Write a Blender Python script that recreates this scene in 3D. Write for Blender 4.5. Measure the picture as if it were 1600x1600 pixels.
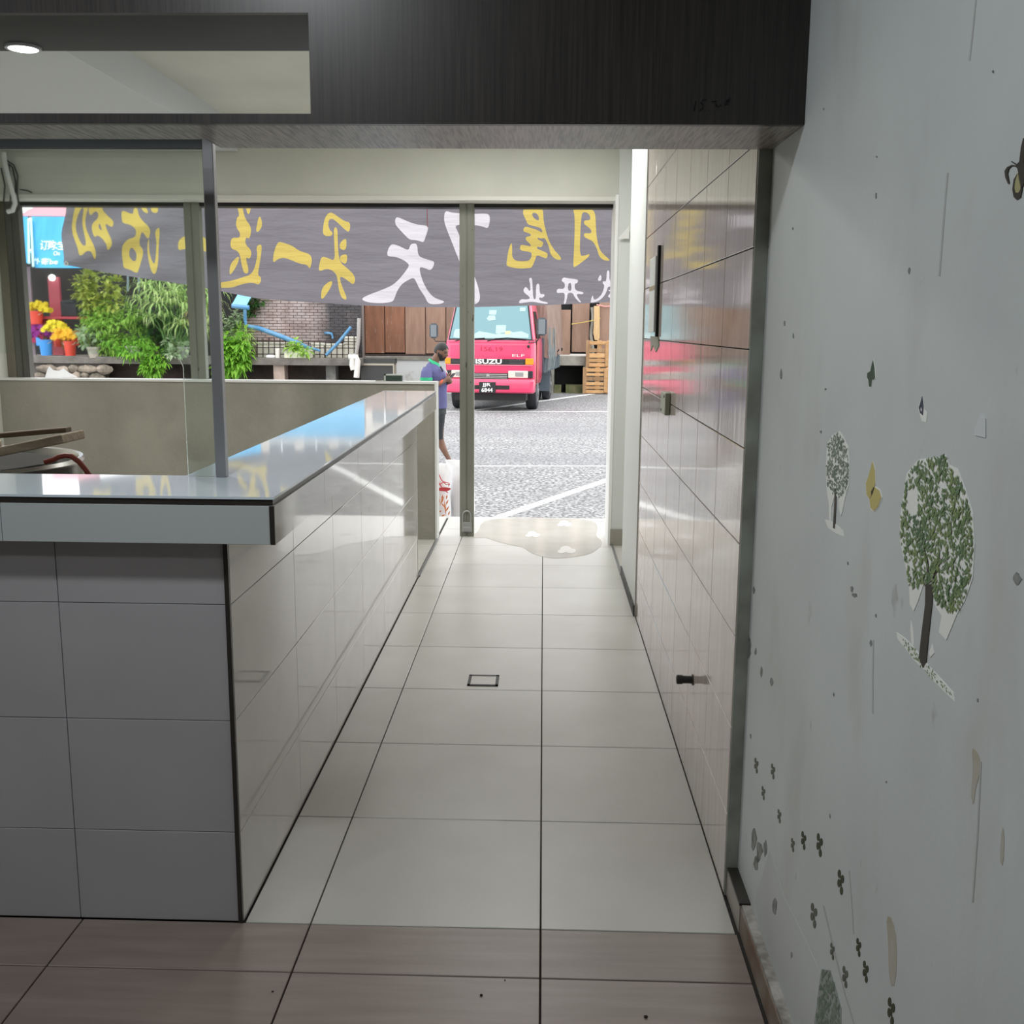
import bpy, bmesh, math, random
from mathutils import Vector, Matrix
from mathutils.geometry import tessellate_polygon
R = math.radians
random.seed(7)
for o in list(bpy.data.objects): bpy.data.objects.remove(o)
SC = bpy.context.scene
COL = SC.collection

# ------------------------------------------------------------------ camera
F_PX = 1622.44; PIT = 0.17548988; YAW = -0.0288662; ROL = 0.00741773; CAMH = 1.5345
_cy, _sy, _cp, _sp = math.cos(YAW), math.sin(YAW), math.cos(PIT), math.sin(PIT)
FW = Vector((_sy*_cp, _cy*_cp, -_sp)); RT = Vector((_cy, -_sy, 0)); UP = RT.cross(FW)
R2 = RT*math.cos(ROL) + UP*math.sin(ROL); U2 = UP*math.cos(ROL) - RT*math.sin(ROL)
CO = Vector((0, 0, CAMH))
cd = bpy.data.cameras.new('camera'); cam = bpy.data.objects.new('camera', cd); COL.objects.link(cam)
m = Matrix.Identity(4)
for i in range(3): m[i][0] = R2[i]; m[i][1] = U2[i]; m[i][2] = -FW[i]; m[i][3] = CO[i]
cam.matrix_world = m
cd.sensor_width = 36; cd.lens = 36*F_PX/1600; cd.clip_start = .02; cd.clip_end = 300
SC.camera = cam
def at(px, py, **k):
    """photo pixel -> point where its sight line meets the plane X=, Y= or Z="""
    d = FW + R2*((px-800)/F_PX) - U2*((py-800)/F_PX)
    if 'Z' in k: t = (k['Z']-CAMH)/d.z
    elif 'Y' in k: t = k['Y']/d.y
    else: t = k['X']/d.x
    return CO + d*t

# ------------------------------------------------------------------ world, lights, exposure
SC.view_settings.view_transform = 'Standard'; SC.view_settings.look = 'None'
SC.view_settings.gamma = 1; SC.view_settings.use_curve_mapping = False
SC.view_settings.exposure = 0.0
W = bpy.data.worlds.new('overcast'); SC.world = W; W.use_nodes = True
bg = W.node_tree.nodes['Background']; bg.inputs[0].default_value = (.97, .985, 1, 1); bg.inputs[1].default_value = 3.0
def area(name, loc, size, power, col=(1, 1, 1), rot=(0, 0, 0), spread=180):
    l = bpy.data.lights.new(name, 'AREA'); l.shape = 'DISK'; l.size = size; l.energy = power; l.color = col
    l.spread = R(spread)
    o = bpy.data.objects.new(name, l); o.location = loc; o.rotation_euler = rot; COL.objects.link(o); return o
area('dining_ceiling_light', (-.75, 1.35, 2.72),   .22, 18.5, (.93, .98, 1))
area('dining_ceiling_light', (-2.6, 0.2, 2.72), .22, 13, (.93, .98, 1))
area('kitchen_fill_light', (-2.5, 4.8, 2.70), .5, 52, (1, .98, .94))  # unseen lamp added to fill the kitchen with light
area('passage_fill_light', (-.15, 6.1, 2.84), 1.1, 32, (1, .99, .96))  # unseen lamp added to brighten the passage

# ------------------------------------------------------------------ materials
MATS = {}
def mat(name, col, rough=.6, metal=0, col2=None, scale=6, stretch=(1, 1, 1), detail=4, lo=.35, hi=.65, bump=0, bscale=None,
        spec=.5, rnd=0, coat=0, emit=0, trans=0, translucent=0, alpha=1):
    if name in MATS: return MATS[name]
    M = bpy.data.materials.new(name); M.use_nodes = True; nt = M.node_tree; N = nt.nodes; L = nt.links
    b = N['Principled BSDF']
    b.inputs['Base Color'].default_value = (*col, 1); b.inputs['Roughness'].default_value = rough
    b.inputs['Metallic'].default_value = metal; b.inputs['Specular IOR Level'].default_value = spec
    b.inputs['Coat Weight'].default_value = coat; b.inputs['Coat Roughness'].default_value = .03
    b.inputs['Transmission Weight'].default_value = trans
    if emit: b.inputs['Emission Color'].default_value = (*col, 1); b.inputs['Emission Strength'].default_value = emit
    src = None
    if col2 or bump:
        g = N.new('ShaderNodeNewGeometry'); mp = N.new('ShaderNodeMapping'); mp.inputs['Scale'].default_value = stretch
        L.new(g.outputs['Position'], mp.inputs['Vector'])
    if col2:
        n = N.new('ShaderNodeTexNoise'); n.inputs['Scale'].default_value = scale; n.inputs['Detail'].default_value = detail
        L.new(mp.outputs[0], n.inputs['Vector'])
        cr = N.new('ShaderNodeValToRGB'); e = cr.color_ramp.elements
        e[0].position = lo; e[1].position = hi; e[0].color = (*col, 1); e[1].color = (*col2, 1)
        L.new(n.outputs['Fac'], cr.inputs[0]); src = cr.outputs[0]
        L.new(src, b.inputs['Base Color'])
    if rnd:
        oi = N.new('ShaderNodeObjectInfo'); hs = N.new('ShaderNodeHueSaturation'); mr = N.new('ShaderNodeMapRange')
        mr.inputs['To Min'].default_value = 1-rnd; mr.inputs['To Max'].default_value = 1+rnd
        L.new(oi.outputs['Random'], mr.inputs[0]); L.new(mr.outputs[0], hs.inputs['Value'])
        if src: L.new(src, hs.inputs['Color'])
        else: hs.inputs['Color'].default_value = (*col, 1)
        src = hs.outputs[0]; L.new(src, b.inputs['Base Color'])
    if bump:
        n2 = N.new('ShaderNodeTexNoise'); n2.inputs['Scale'].default_value = bscale or scale; n2.inputs['Detail'].default_value = 3
        L.new(mp.outputs[0], n2.inputs['Vector'])
        bp = N.new('ShaderNodeBump'); bp.inputs['Strength'].default_value = bump; bp.inputs['Distance'].default_value = .02
        L.new(n2.outputs['Fac'], bp.inputs['Height']); L.new(bp.outputs[0], b.inputs['Normal'])
    if translucent:
        t = N.new('ShaderNodeBsdfTranslucent'); mx = N.new('ShaderNodeMixShader'); mx.inputs[0].default_value = translucent
        if src: L.new(src, t.inputs[0])
        else: t.inputs[0].default_value = (*col, 1)
        if bump: L.new(bp.outputs[0], t.inputs['Normal'])
        out = N['Material Output']
        L.new(b.outputs[0], mx.inputs[1]); L.new(t.outputs[0], mx.inputs[2]); L.new(mx.outputs[0], out.inputs[0])
    MATS[name] = M; return M

def overlay(M, col, scale, lo, hi, stretch=(1, 1, 1), amount=1., detail=6):
    """stains of their own shape mixed over a material's base colour"""
    nt = M.node_tree; N = nt.nodes; L = nt.links; b = N['Principled BSDF']; inp = b.inputs['Base Color']
    g = N.new('ShaderNodeNewGeometry'); mp = N.new('ShaderNodeMapping'); mp.inputs['Scale'].default_value = stretch
    mp.inputs['Location'].default_value = (random.random()*9, random.random()*9, random.random()*9)
    L.new(g.outputs['Position'], mp.inputs[0]); n = N.new('ShaderNodeTexNoise'); n.inputs['Scale'].default_value = scale
    n.inputs['Detail'].default_value = detail; L.new(mp.outputs[0], n.inputs['Vector'])
    mr = N.new('ShaderNodeMapRange'); mr.inputs['From Min'].default_value = lo; mr.inputs['From Max'].default_value = hi
    mr.inputs['To Max'].default_value = amount; L.new(n.outputs['Fac'], mr.inputs[0])
    mx = N.new('ShaderNodeMix'); mx.data_type = 'RGBA'; L.new(mr.outputs[0], mx.inputs[0])
    if inp.links: L.new(inp.links[0].from_socket, mx.inputs[6])
    else: mx.inputs[6].default_value = inp.default_value
    mx.inputs[7].default_value = (*col, 1); L.new(mx.outputs[2], inp)

# ------------------------------------------------------------------ mesh builder
class MB:
    def __init__(s): s.v = []; s.f = []
    def add(s, vs, fs):
        k = len(s.v); s.v += [tuple(v) for v in vs]; s.f += [tuple(i+k for i in f) for f in fs]; return s
    def box(s, x0, x1, y0, y1, z0, z1, M=None):
        vs = [Vector((x, y, z)) for x in (x0, x1) for y in (y0, y1) for z in (z0, z1)]
        if M: vs = [M @ v for v in vs]
        return s.add(vs, [(0, 1, 3, 2), (4, 6, 7, 5), (0, 4, 5, 1), (2, 3, 7, 6), (0, 2, 6, 4), (1, 5, 7, 3)])
    def tube(s, pts, r, n=8, cap=True):
        pts = [Vector(p) for p in pts]; rr = r if isinstance(r, (list, tuple)) else [r]*len(pts)
        t0 = (pts[1]-pts[0]).normalized(); up = Vector((0, 0, 1)) if abs(t0.z) < .9 else Vector((1, 0, 0))
        a = t0.cross(up).normalized(); vs = []
        for i, p in enumerate(pts):
            t = (pts[min(i+1, len(pts)-1)]-pts[max(i-1, 0)]).normalized()
            a = (a - t*a.dot(t)).normalized(); b = t.cross(a)
            vs += [p + (a*math.cos(2*math.pi*j/n) + b*math.sin(2*math.pi*j/n))*rr[i] for j in range(n)]
        fs = [(i*n+j, i*n+(j+1) % n, (i+1)*n+(j+1) % n, (i+1)*n+j) for i in range(len(pts)-1) for j in range(n)]
        if cap: fs += [tuple(range(n-1, -1, -1)), tuple((len(pts)-1)*n+j for j in range(n))]
        return s.add(vs, fs)
    def lathe(s, prof, c=(0, 0, 0), n=24, axis='Z', cap=True):
        vs = []; c = Vector(c)
        for r, h in prof:
            for j in range(n):
                a = 2*math.pi*j/n; x, y = r*math.cos(a), r*math.sin(a)
                vs.append(c + (Vector((x, y, h)) if axis == 'Z' else Vector((h, x, y)) if axis == 'X' else Vector((x, h, -y))))
        fs = [(i*n+j, i*n+(j+1) % n, (i+1)*n+(j+1) % n, (i+1)*n+j) for i in range(len(prof)-1) for j in range(n)]
        if cap: fs += [tuple(range(n-1, -1, -1)), tuple((len(prof)-1)*n+j for j in range(n))]
        return s.add(vs, fs)
    def loft(s, rings, cap=True):
        n = len(rings[0]); vs = [v for r in rings for v in r]
        fs = [(i*n+j, i*n+(j+1) % n, (i+1)*n+(j+1) % n, (i+1)*n+j) for i in range(len(rings)-1) for j in range(n)]
        if cap: fs += [tuple(range(n-1, -1, -1)), tuple((len(rings)-1)*n+j for j in range(n))]
        return s.add(vs, fs)
    def prism(s, poly, fn, t, holes=(), double=True):
        """flat outline (2-D points) -> thin solid; fn(u, v, w) gives the 3-D point, w = 0..t"""
        loops = [list(poly)] + [list(h) for h in holes]
        flat = [p for l in loops for p in l]
        tris = tessellate_polygon([[Vector((p[0], p[1], 0)) for p in l] for l in loops])
        n = len(flat); k = len(s.v)
        s.v += [tuple(fn(p[0], p[1], 0)) for p in flat] + [tuple(fn(p[0], p[1], t)) for p in flat]
        for a in tris:
            s.f.append((k+a[0], k+a[1], k+a[2])); s.f.append((k+n+a[2], k+n+a[1], k+n+a[0]))
        o = 0
        for l in loops:
            q = len(l)
            for i in range(q):
                s.f.append((k+o+i, k+o+(i+1) % q, k+n+o+(i+1) % q, k+n+o+i))
            o += q
        return s
    def ball(s, c, r, n=10, mth=6, sq=(1, 1, 1)):
        c = Vector(c); vs = []; 
        for i in range(mth+1):
            th = math.pi*i/mth
            for j in range(n):
                ph = 2*math.pi*j/n
                vs.append(c + Vector((math.sin(th)*math.cos(ph)*r*sq[0], math.sin(th)*math.sin(ph)*r*sq[1], math.cos(th)*r*sq[2])))
        return s.add(vs, [(i*n+j, (i+1)*n+j, (i+1)*n+(j+1) % n, i*n+(j+1) % n) for i in range(mth) for j in range(n)])
def chaikin(p, k=1):
    for _ in range(k):
        q = []
        for i in range(len(p)):
            a, b = p[i], p[(i+1) % len(p)]
            q += [(a[0]*.75+b[0]*.25, a[1]*.75+b[1]*.25), (a[0]*.25+b[0]*.75, a[1]*.25+b[1]*.75)]
        p = q
    return p
def wloc(o):
    v = Vector((0, 0, 0))
    while o: v += o.location; o = o.parent
    return v
def tag(o, label=None, cat=None, group=None, kind=None):
    if label: o['label'] = label
    if cat: o['category'] = cat
    if group: o['group'] = group
    if kind: o['kind'] = kind
    return o
def mesh_of(name, mb, fix=True, bevel=0, smooth=False):
    me = bpy.data.meshes.new(name); me.from_pydata([tuple(v) for v in mb.v], [], mb.f); me.update()
    bm = bmesh.new(); bm.from_mesh(me)
    if fix: bmesh.ops.remove_doubles(bm, verts=bm.verts, dist=1e-5); bmesh.ops.recalc_face_normals(bm, faces=bm.faces)
    if bevel: bmesh.ops.bevel(bm, geom=bm.edges[:], offset=bevel, segments=1 if bevel < .02 else 2, affect='EDGES', clamp_overlap=True)
    if smooth:
        for f in bm.faces: f.smooth = True
        for e in bm.edges:
            if len(e.link_faces) == 2 and e.calc_face_angle(0) > R(40): e.smooth = False
    bm.to_mesh(me); bm.free(); return me
def obj(name, mb, material, parent=None, bevel=0, smooth=False, fix=True, local=False, **tg):
    """link a builder as ONE mesh object; coordinates are world unless local=True"""
    me = mb if isinstance(mb, bpy.types.Mesh) else mesh_of(name, mb, fix, bevel, smooth)
    if material and not me.materials: me.materials.append(material)
    o = bpy.data.objects.new(name, me); COL.objects.link(o)
    if parent:
        o.parent = parent
        if not local: me.transform(Matrix.Translation(-wloc(parent)))
    else:
        xs = [v.co for v in me.vertices]
        c = Vector(((min(v.x for v in xs)+max(v.x for v in xs))/2, (min(v.y for v in xs)+max(v.y for v in xs))/2, min(v.z for v in xs)))
        me.transform(Matrix.Translation(-c)); o.location = c
    tag(o, **tg); return o
def thing(name, loc, label, cat, group=None, rz=0):
    o = bpy.data.objects.new(name, None); o.empty_display_size = .1; COL.objects.link(o); o.location = loc; o.rotation_euler.z = rz
    return tag(o, label, cat, group)
_pc = {}
def piece(name, x0, x1, y0, y1, z0, z1, material, parent, bevel=.0015):
    """one tile / board / brick: a bevelled block, alike pieces share their mesh"""
    d = (round(x1-x0, 3), round(y1-y0, 3), round(z1-z0, 3)); key = (name, d, material.name)
    if key not in _pc:
        me = mesh_of(name, MB().box(-d[0]/2, d[0]/2, -d[1]/2, d[1]/2, -d[2]/2, d[2]/2), bevel=bevel); me.materials.append(material); _pc[key] = me
    o = bpy.data.objects.new(name, _pc[key]); COL.objects.link(o); o.parent = parent
    o.location = Vector(((x0+x1)/2, (y0+y1)/2, (z0+z1)/2)) - wloc(parent); return o
def copy_tree(o, parent=None):
    c = o.copy(); COL.objects.link(c)
    if parent: c.parent = parent
    for ch in list(o.children): copy_tree(ch, c)
    return c
def text_mb(txt, size=1., extrude=.01, offset=0):
    """lettering as a mesh: x along the line, y up, z thickness"""
    c = bpy.data.curves.new('t', 'FONT'); c.body = txt; c.size = size; c.extrude = extrude; c.offset = offset; c.resolution_u = 3
    o = bpy.data.objects.new('t', c); COL.objects.link(o)
    dg = bpy.context.evaluated_depsgraph_get(); me = bpy.data.meshes.new_from_object(o.evaluated_get(dg))
    mb = MB(); mb.add([v.co[:] for v in me.vertices], [tuple(p.vertices) for p in me.polygons])
    bpy.data.objects.remove(o); bpy.data.curves.remove(c); bpy.data.meshes.remove(me); return mb
def fit(mb, x0, x1, z0, z1, fn):
    """scale lettering into a rectangle and map it with fn(x, z, thickness)"""
    a = min(v[0] for v in mb.v); b = max(v[0] for v in mb.v); c = min(v[1] for v in mb.v); d = max(v[1] for v in mb.v)
    mb.v = [tuple(fn(x0+(v[0]-a)/(b-a)*(x1-x0), z0+(v[1]-c)/(d-c)*(z1-z0), v[2])) for v in mb.v]; return mb

# ------------------------------------------------------------------ palette
GROUT = mat('dark_grout', (.045, .04, .035), .9)
FLOOR_T = mat('ivory_porcelain', (.50, .485, .445), .33, col2=(.56, .548, .51), scale=2.2, rnd=.03, bump=.01, bscale=9)
FLOOR_B = mat('taupe_porcelain', (.235, .185, .16), .38, col2=(.285, .23, .20), scale=3, stretch=(1, 9, 1), rnd=.03)
WALL_P = mat('painted_wall', (.61, .645, .645), .65, col2=(.54, .565, .57), scale=1.6, bump=.02, bscale=60)
overlay(WALL_P, (.38, .34, .29), 2.6, .56, .82, (1, 1.6, .8), .42)
overlay(WALL_P, (.20, .19, .17), 14, .70, .78, (1, 1, .6), .6)
TILE_W = mat('glossy_wall_tile', (.52, .455, .42), .07, col2=(.60, .54, .50), scale=5, stretch=(1, 6, .6), rnd=.03, bump=.02, bscale=5)
TILE_C = mat('glossy_counter_tile', (.64, .62, .595), .05, col2=(.69, .67, .64), scale=4, rnd=.015)
TILE_F = mat('matte_front_tile', (.42, .41, .43), .42, col2=(.45, .44, .46), scale=3, rnd=.015)
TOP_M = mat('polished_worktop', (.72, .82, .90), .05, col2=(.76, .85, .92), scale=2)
FASC = mat('fascia_tile', (.50, .53, .54), .4, rnd=.01)
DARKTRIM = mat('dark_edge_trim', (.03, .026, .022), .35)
LAMIN = mat('dark_wood_laminate', (.012, .010, .010), .38, col2=(.034, .028, .026), scale=9, stretch=(26, 26, .6), lo=.3, hi=.7)
LAMIN_U = mat('floor_lit_laminate', (.13, .108, .095), .36, col2=(.38, .34, .31), scale=10, stretch=(22, 1.2, 1), lo=.35, hi=.6)  # underside laminate with light off the floor painted into its pale stripes
SOFFIT = mat('charcoal_soffit', (.05, .053, .055), .55)
PAINT = mat('cream_paint', (.67, .67, .60), .7, col2=(.61, .61, .55), scale=2)
WHITEP = mat('white_paint', (.66, .685, .665), .6)
CEMENT = mat('raw_cement_render', (.36, .345, .295), .85, col2=(.27, .26, .22), scale=1.7, detail=8, bump=.15, bscale=30)
overlay(CEMENT, (.19, .19, .155), 1.3, .52, .70, (1, 1, .8), .8)
POSTM = mat('painted_steel_post', (.25, .255, .215), .5, .2, col2=(.20, .20, .165), scale=5, stretch=(1, 1, .3))
overlay(POSTM, (.05, .045, .04), 30, .68, .74, (1, 1, .5), .9)
ALU = mat('anodised_aluminium', (.34, .34, .36), .35, .6)
STEEL = mat('brushed_stainless', (.50, .49, .47), .25, 1)
BLACK = mat('black_plastic', (.012, .012, .013), .5)
WHITE = mat('white_plastic', (.8, .8, .78), .5)
ASPH = mat('wet_asphalt', (.10, .10, .105), .75, col2=(.44, .44, .44), scale=26, detail=6, lo=.42, hi=.62, bump=.4, bscale=30)
overlay(ASPH, (.15, .15, .16), .55, .45, .62, (.5, 1, 1), .45)
ROADW = mat('road_marking', (.80, .80, .79), .7)
CONC = mat('weathered_concrete', (.40, .38, .33), .9, col2=(.22, .21, .18), scale=2.5, detail=8, bump=.3, bscale=14)
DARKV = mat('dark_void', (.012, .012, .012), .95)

# ------------------------------------------------------------------ SETTING: floor
XL, XR, YB, YF = -.765, .515, 2.463, 8.40
fl = obj('floor', MB().box(-4.6, .80, -4, YF-.02, -.16, -.012), GROUT, kind='structure')
G = .0022
xs = [(-1.365, -.775), (-.765, -.589), (-.589, .011), (.011, .515)]
ys = [YB + .6*i for i in range(10)] + [YF]
for i in range(10):
    for j, (a, b) in enumerate(xs):
        if j == 0 and ys[i+1] < 6.4: continue
        y0, y1 = max(ys[i], 6.29) if j == 0 else ys[i], ys[i+1]
        bb = .80 if (j == 3 and y0 > 6.2) else b
        piece('floor_tile', a+G+(.003 if j == 1 else 0), bb-G, y0+G, y1-G, -.012, 0, FLOOR_T, fl)
bx = [(-4.19, -3.589), (-3.589, -2.989), (-2.989, -2.389), (-2.389, -1.789), (-1.789, -1.189), (-1.189, -.589), (-.589, .011), (.011, .518)]
by = [-1.95, -1.35, -.75, -.15, .45, 1.05, 1.65, 2.257, YB]
for i in range(8):
    for a, b in bx: piece('floor_tile', a+G, b-G, by[i]+G, by[i+1]-G, -.012, 0, FLOOR_B, fl)
obj('kitchen_screed', MB().box(-3.83, -1.37, 2.75, 7.44, -.012, -.004), FLOOR_T, fl)

# right-hand walls
wr = obj('wall_right', MB().box(.55, .70, -4, 6.42, 0, 2.95), WALL_P, kind='structure')
SKT = mat('skirting_tile', (.40, .36, .32), .4)
SKB = mat('worn_brown_skirting', (.20, .13, .09), .6, col2=(.36, .32, .28), scale=8)
bs = obj('baseboard_right', MB().box(.522, .55, 2.47, 2.655, 0, .075), SKT, kind='structure')
obj('skirting_top', MB().box(.521, .552, 2.47, 2.65, .075, .082), DARKTRIM, bs)
obj('skirting_run', MB().box(.524, .55, -3.9, 2.466, 0, .07), SKB, bs)
obj('crumbled_mortar', MB().box(.527, .553, -3.9, 2.466, .07, .079), mat('mortar', (.5, .48, .46), .95, col2=(.25, .23, .2), scale=30), bs)
wt = obj('wall_passage', MB().box(.527, .56, 2.658, 5.462, 0, 2.95), GROUT, kind='structure')
obj('wall_end', MB().box(.517, .5495, 2.650, 2.658, .0, 2.6), mat('green_grey_paint', (.33, .35, .31), .7, col2=(.22, .23, .2), scale=9), wt)
zt = [0, .235] + [.235+.25*i for i in range(1, 11)]
yt = [2.66+.4*i for i in range(8)]
for i in range(7):
    for j in range(11): piece('wall_tile', .515, .527, yt[i]+.0013, yt[i+1]-.0013, zt[j]+.0014, zt[j+1]-.0014, TILE_W, wt)
ww = obj('wall_passage.001', MB().box(.51, .5495, 5.463, 6.42, 0, 2.95), WHITEP, kind='structure')
obj('dirty_foot', MB().box(.503, .51, 5.463, 6.41, 0, .06), mat('damp_stain', (.14, .14, .13), .8, col2=(.05, .05, .05), scale=12), ww)
pl = obj('wall_column', MB().box(.498, .95, 7.33, 7.72, 0, 2.95), WHITEP, kind='structure')
obj('cement_foot', MB().box(.494, .95, 7.322, 7.33, 0, .12), CEMENT, pl)
obj('corner_bead', MB().box(.478, .4985, 7.326, 7.72, 0, 2.43), mat('bright_white_paint', (.85, .86, .85), .5), pl)
wd = obj('wall_recess', MB().box(.80, .95, 6.3, 7.33, 0, 2.95).box(.71, .80, 6.3, 6.42, 0, 2.95), PAINT, kind='structure')
pk = obj('paper_flag', MB().prism([(965, 373), (983, 353), (983, 373)], lambda u, v, w: at(u, v, Y=7.3-w), .002), WHITE,
         label='small white paper triangle stuck on the white column beside the banner', cat='paper scrap')

# remaining shell
obj('ceiling', MB().box(-4.6, .7, -4, 2.655, 2.78, 2.95), PAINT, kind='structure')
kc = obj('ceiling.001', MB().box(-4.05, .95, 2.656, 7.6, 2.90, 3.0), PAINT, kind='structure')
obj('dropped_panel', MB().box(-3.83, -2.12, 2.66, 7.41, 2.72, 2.90), mat('cool_white_board', (.62, .65, .66), .6), kc)
obj('wall_back', MB().box(-4.6, .7, -4.1, -4, 0, 2.95), PAINT, kind='structure')
obj('wall_left', MB().box(-4.7, -4.6, -4, 2.34, 0, 2.95).box(-4.7, -3.935, 2.34, 2.44, 0, 2.95).box(-4.05, -3.935, 2.44, 7.6, 0, 2.95), PAINT, kind='structure')
lt = obj('wall_lintel', MB().box(-3.935, .498, 7.42, 7.62, 2.425, 2.9), PAINT, kind='structure')
obj('lintel_strip', MB().box(-3.93, .478, 7.405, 7.60, 2.398, 2.425), mat('ivory_trim', (.72, .71, .65), .5), lt)
obj('shutter_slot', MB().box(-3.93, .478, 7.60, 7.72, 2.372, 2.46), BLACK, lt)
obj('wall_facade', MB().box(-9, 6, 7.62, 7.9, 2.46, 9).box(-9, -3.94, 7.3, 7.62, -.3, 9).box(.95, 6, 7.35, 7.72, -.3, 9).box(-9, 6, 7.3, 7.62, 2.95, 9), PAINT, kind='structure')
par = obj('wall_parapet', MB().box(-3.935, -.776, 7.45, 7.58, 0, 1.135), CEMENT, kind='structure')
obj('coping', MB().box(-3.935, -.762, 7.44, 7.59, 1.135, 1.15), mat('white_coping', (.72, .72, .70), .5), par)
obj('end_trim', MB().box(-.776, -.762, 7.44, 7.59, 0, 1.135), mat('white_coping', (.72, .72, .70)), par)
tr = obj('trim_1', MB().box(-.768, -.752, 6.29, 7.45, .0, .010), mat('threshold_metal', (.25, .25, .25), .4, .7), kind='structure')
obj('trim_2', MB().box(.500, .516, 6.42, 7.33, .0, .010), mat('threshold_metal', (.25, .25, .25)), kind='structure')

# ground outside
gr = obj('ground', MB().box(-45, 45, YF-.03, 70, -.5, -.30), ASPH, kind='structure')
obj('step_riser', MB().box(-9, 6, YF-.02, YF, -.3, -.012), CONC, gr)
obj('porch_slab', MB().box(-9, -1.37, 7.58, YF-.02, -.3, -.002).box(.95, 6, 7.72, YF-.02, -.3, -.002).box(-1.37, .95, 8.2, YF-.02, -.3, -.02), FLOOR_T, gr)
def road_line(p, q, w):
    p = Vector(p); q = Vector(q); n = (q-p).cross(Vector((0, 0, 1))).normalized()*w/2
    obj('road_line', MB().add([p-n, q-n, q+n, p+n, *(v+Vector((0, 0, .004)) for v in (p-n, q-n, q+n, p+n))],
        [(0, 1, 2, 3), (4, 5, 6, 7), (0, 1, 5, 4), (1, 2, 6, 5), (2, 3, 7, 6), (3, 0, 4, 7)]), ROADW, gr)
road_line((-6, 22.75, -.3), (8, 23.9, -.3), .09)
road_line((-6, 13.4, -.3), (8, 14.6, -.3), .06)
a = at(775, 810, Z=-.3); b = at(958, 747, Z=-.3); a.z = b.z = -.3; d = b-a
road_line(a-d*.6, b+d*3, .12)
a = at(770, 637, Z=-.3); b = at(915, 617, Z=-.3); road_line(a-(b-a)*.2, b+(b-a)*.1, .16)

# ------------------------------------------------------------------ bulkhead over the counter
bk = thing('bulkhead', (-1.9, 2.5, 1.965), 'dark wood-grain bulkhead with a cut-out spanning the opening above the counter', 'bulkhead')
XH = -.508
obj('front_panel', MB().box(XH, .5495, 2.34, 2.358, 1.965, 2.778).box(-3.92, XH, 2.34, 2.358, 1.965, 1.986).box(-3.92, XH, 2.34, 2.358, 2.19, 2.778), LAMIN, bk, fix=False)
obj('underside', MB().box(-.80, .5495, 2.359, 2.65, 1.965, 1.983).box(-3.82, -.80, 2.359, 2.53, 1.965, 1.983), LAMIN_U, bk, fix=False)
obj('back_panel', MB().box(XH, .5495, 2.632, 2.65, 1.984, 2.778).box(-3.92, XH, 2.632, 2.65, 2.21, 2.778), LAMIN, bk, fix=False)
obj('soffit', MB().box(-3.82, XH, 2.359, 2.65, 2.19, 2.209), SOFFIT, bk)
obj('reveal', MB().box(XH, XH+.018, 2.359, 2.631, 1.984, 2.19), LAMIN, bk)
hw = MB()
INK = mat('black_marker', (.001, .001, .001), .25)
for st in ([(1084, 174), (1085, 166), (1087, 158)], [(1097, 154), (1095, 160), (1098, 164), (1098, 169), (1092, 174)], [(1097, 157), (1104, 156)], [(1107, 171), (1107, 173)],
           [(1112, 159), (1119, 158), (1118, 163), (1121, 167), (1127, 164)], [(1138, 155), (1133, 160), (1132, 164), (1136, 163), (1139, 156), (1140, 152)]):
    hw.tube([at(x, y, Y=2.339) for x, y in st], .0013, 5)
obj('handwriting', hw, INK, bk)
dl = thing('downlight', (-1.257, 2.611, 2.19), 'round lit white downlight in the cut-out of the dark bulkhead', 'downlight')
obj('bezel', MB().lathe([(.034, 0), (.041, 0), (.041, -.006), (.034, -.006), (.034, 0)], (-1.257, 2.611, 2.19), 32, cap=False), WHITE, dl)
obj('lens', MB().lathe([(.034, -.001), (.034, -.005), (.030, -.007)], (-1.257, 2.611, 2.19), 32), mat('lit_lens', (.9, 1, 1), .5, emit=9), dl)

# ------------------------------------------------------------------ counter
ct = thing('counter', (-.9, 4.0, 0), 'L-shaped tiled bar counter with glossy pale worktop and overhanging edge', 'counter')
obj('body', MB().box(-3.82, -.778, 2.479, 2.70, 0, 1.02).box(-.955, -.778, 2.70, 6.27, 0, 1.02), GROUT, ct, fix=False)
zc = [0, .25, .552, .855, 1.02]
xc = [-.7775, -1.197, -1.797, -2.397, -2.997, -3.597, -3.82]
for i in range(6):
    for j in range(4): piece('front_tile', xc[i+1]+.0011, xc[i]-.0011, 2.466, 2.479, zc[j]+.0011, zc[j+1]-.0011, TILE_F, ct, .0008)
yc = [2.468, 3.12, 3.72, 4.32, 4.92, 5.52, 6.12, 6.278]
for i in range(7):
    for j in range(4): piece('side_tile', -.778, -.765, yc[i]+.001, yc[i+1]-.001, zc[j]+.0011, zc[j+1]-.0011, TILE_C, ct, .0008)
obj('corner_trim', MB().box(-.7768, -.7655, 2.458, 2.4675, 0, 1.02), DARKTRIM, ct)
obj('end_trim', MB().box(-.80, -.763, 6.279, 6.283, 0, 1.02), WHITE, ct)
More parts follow.
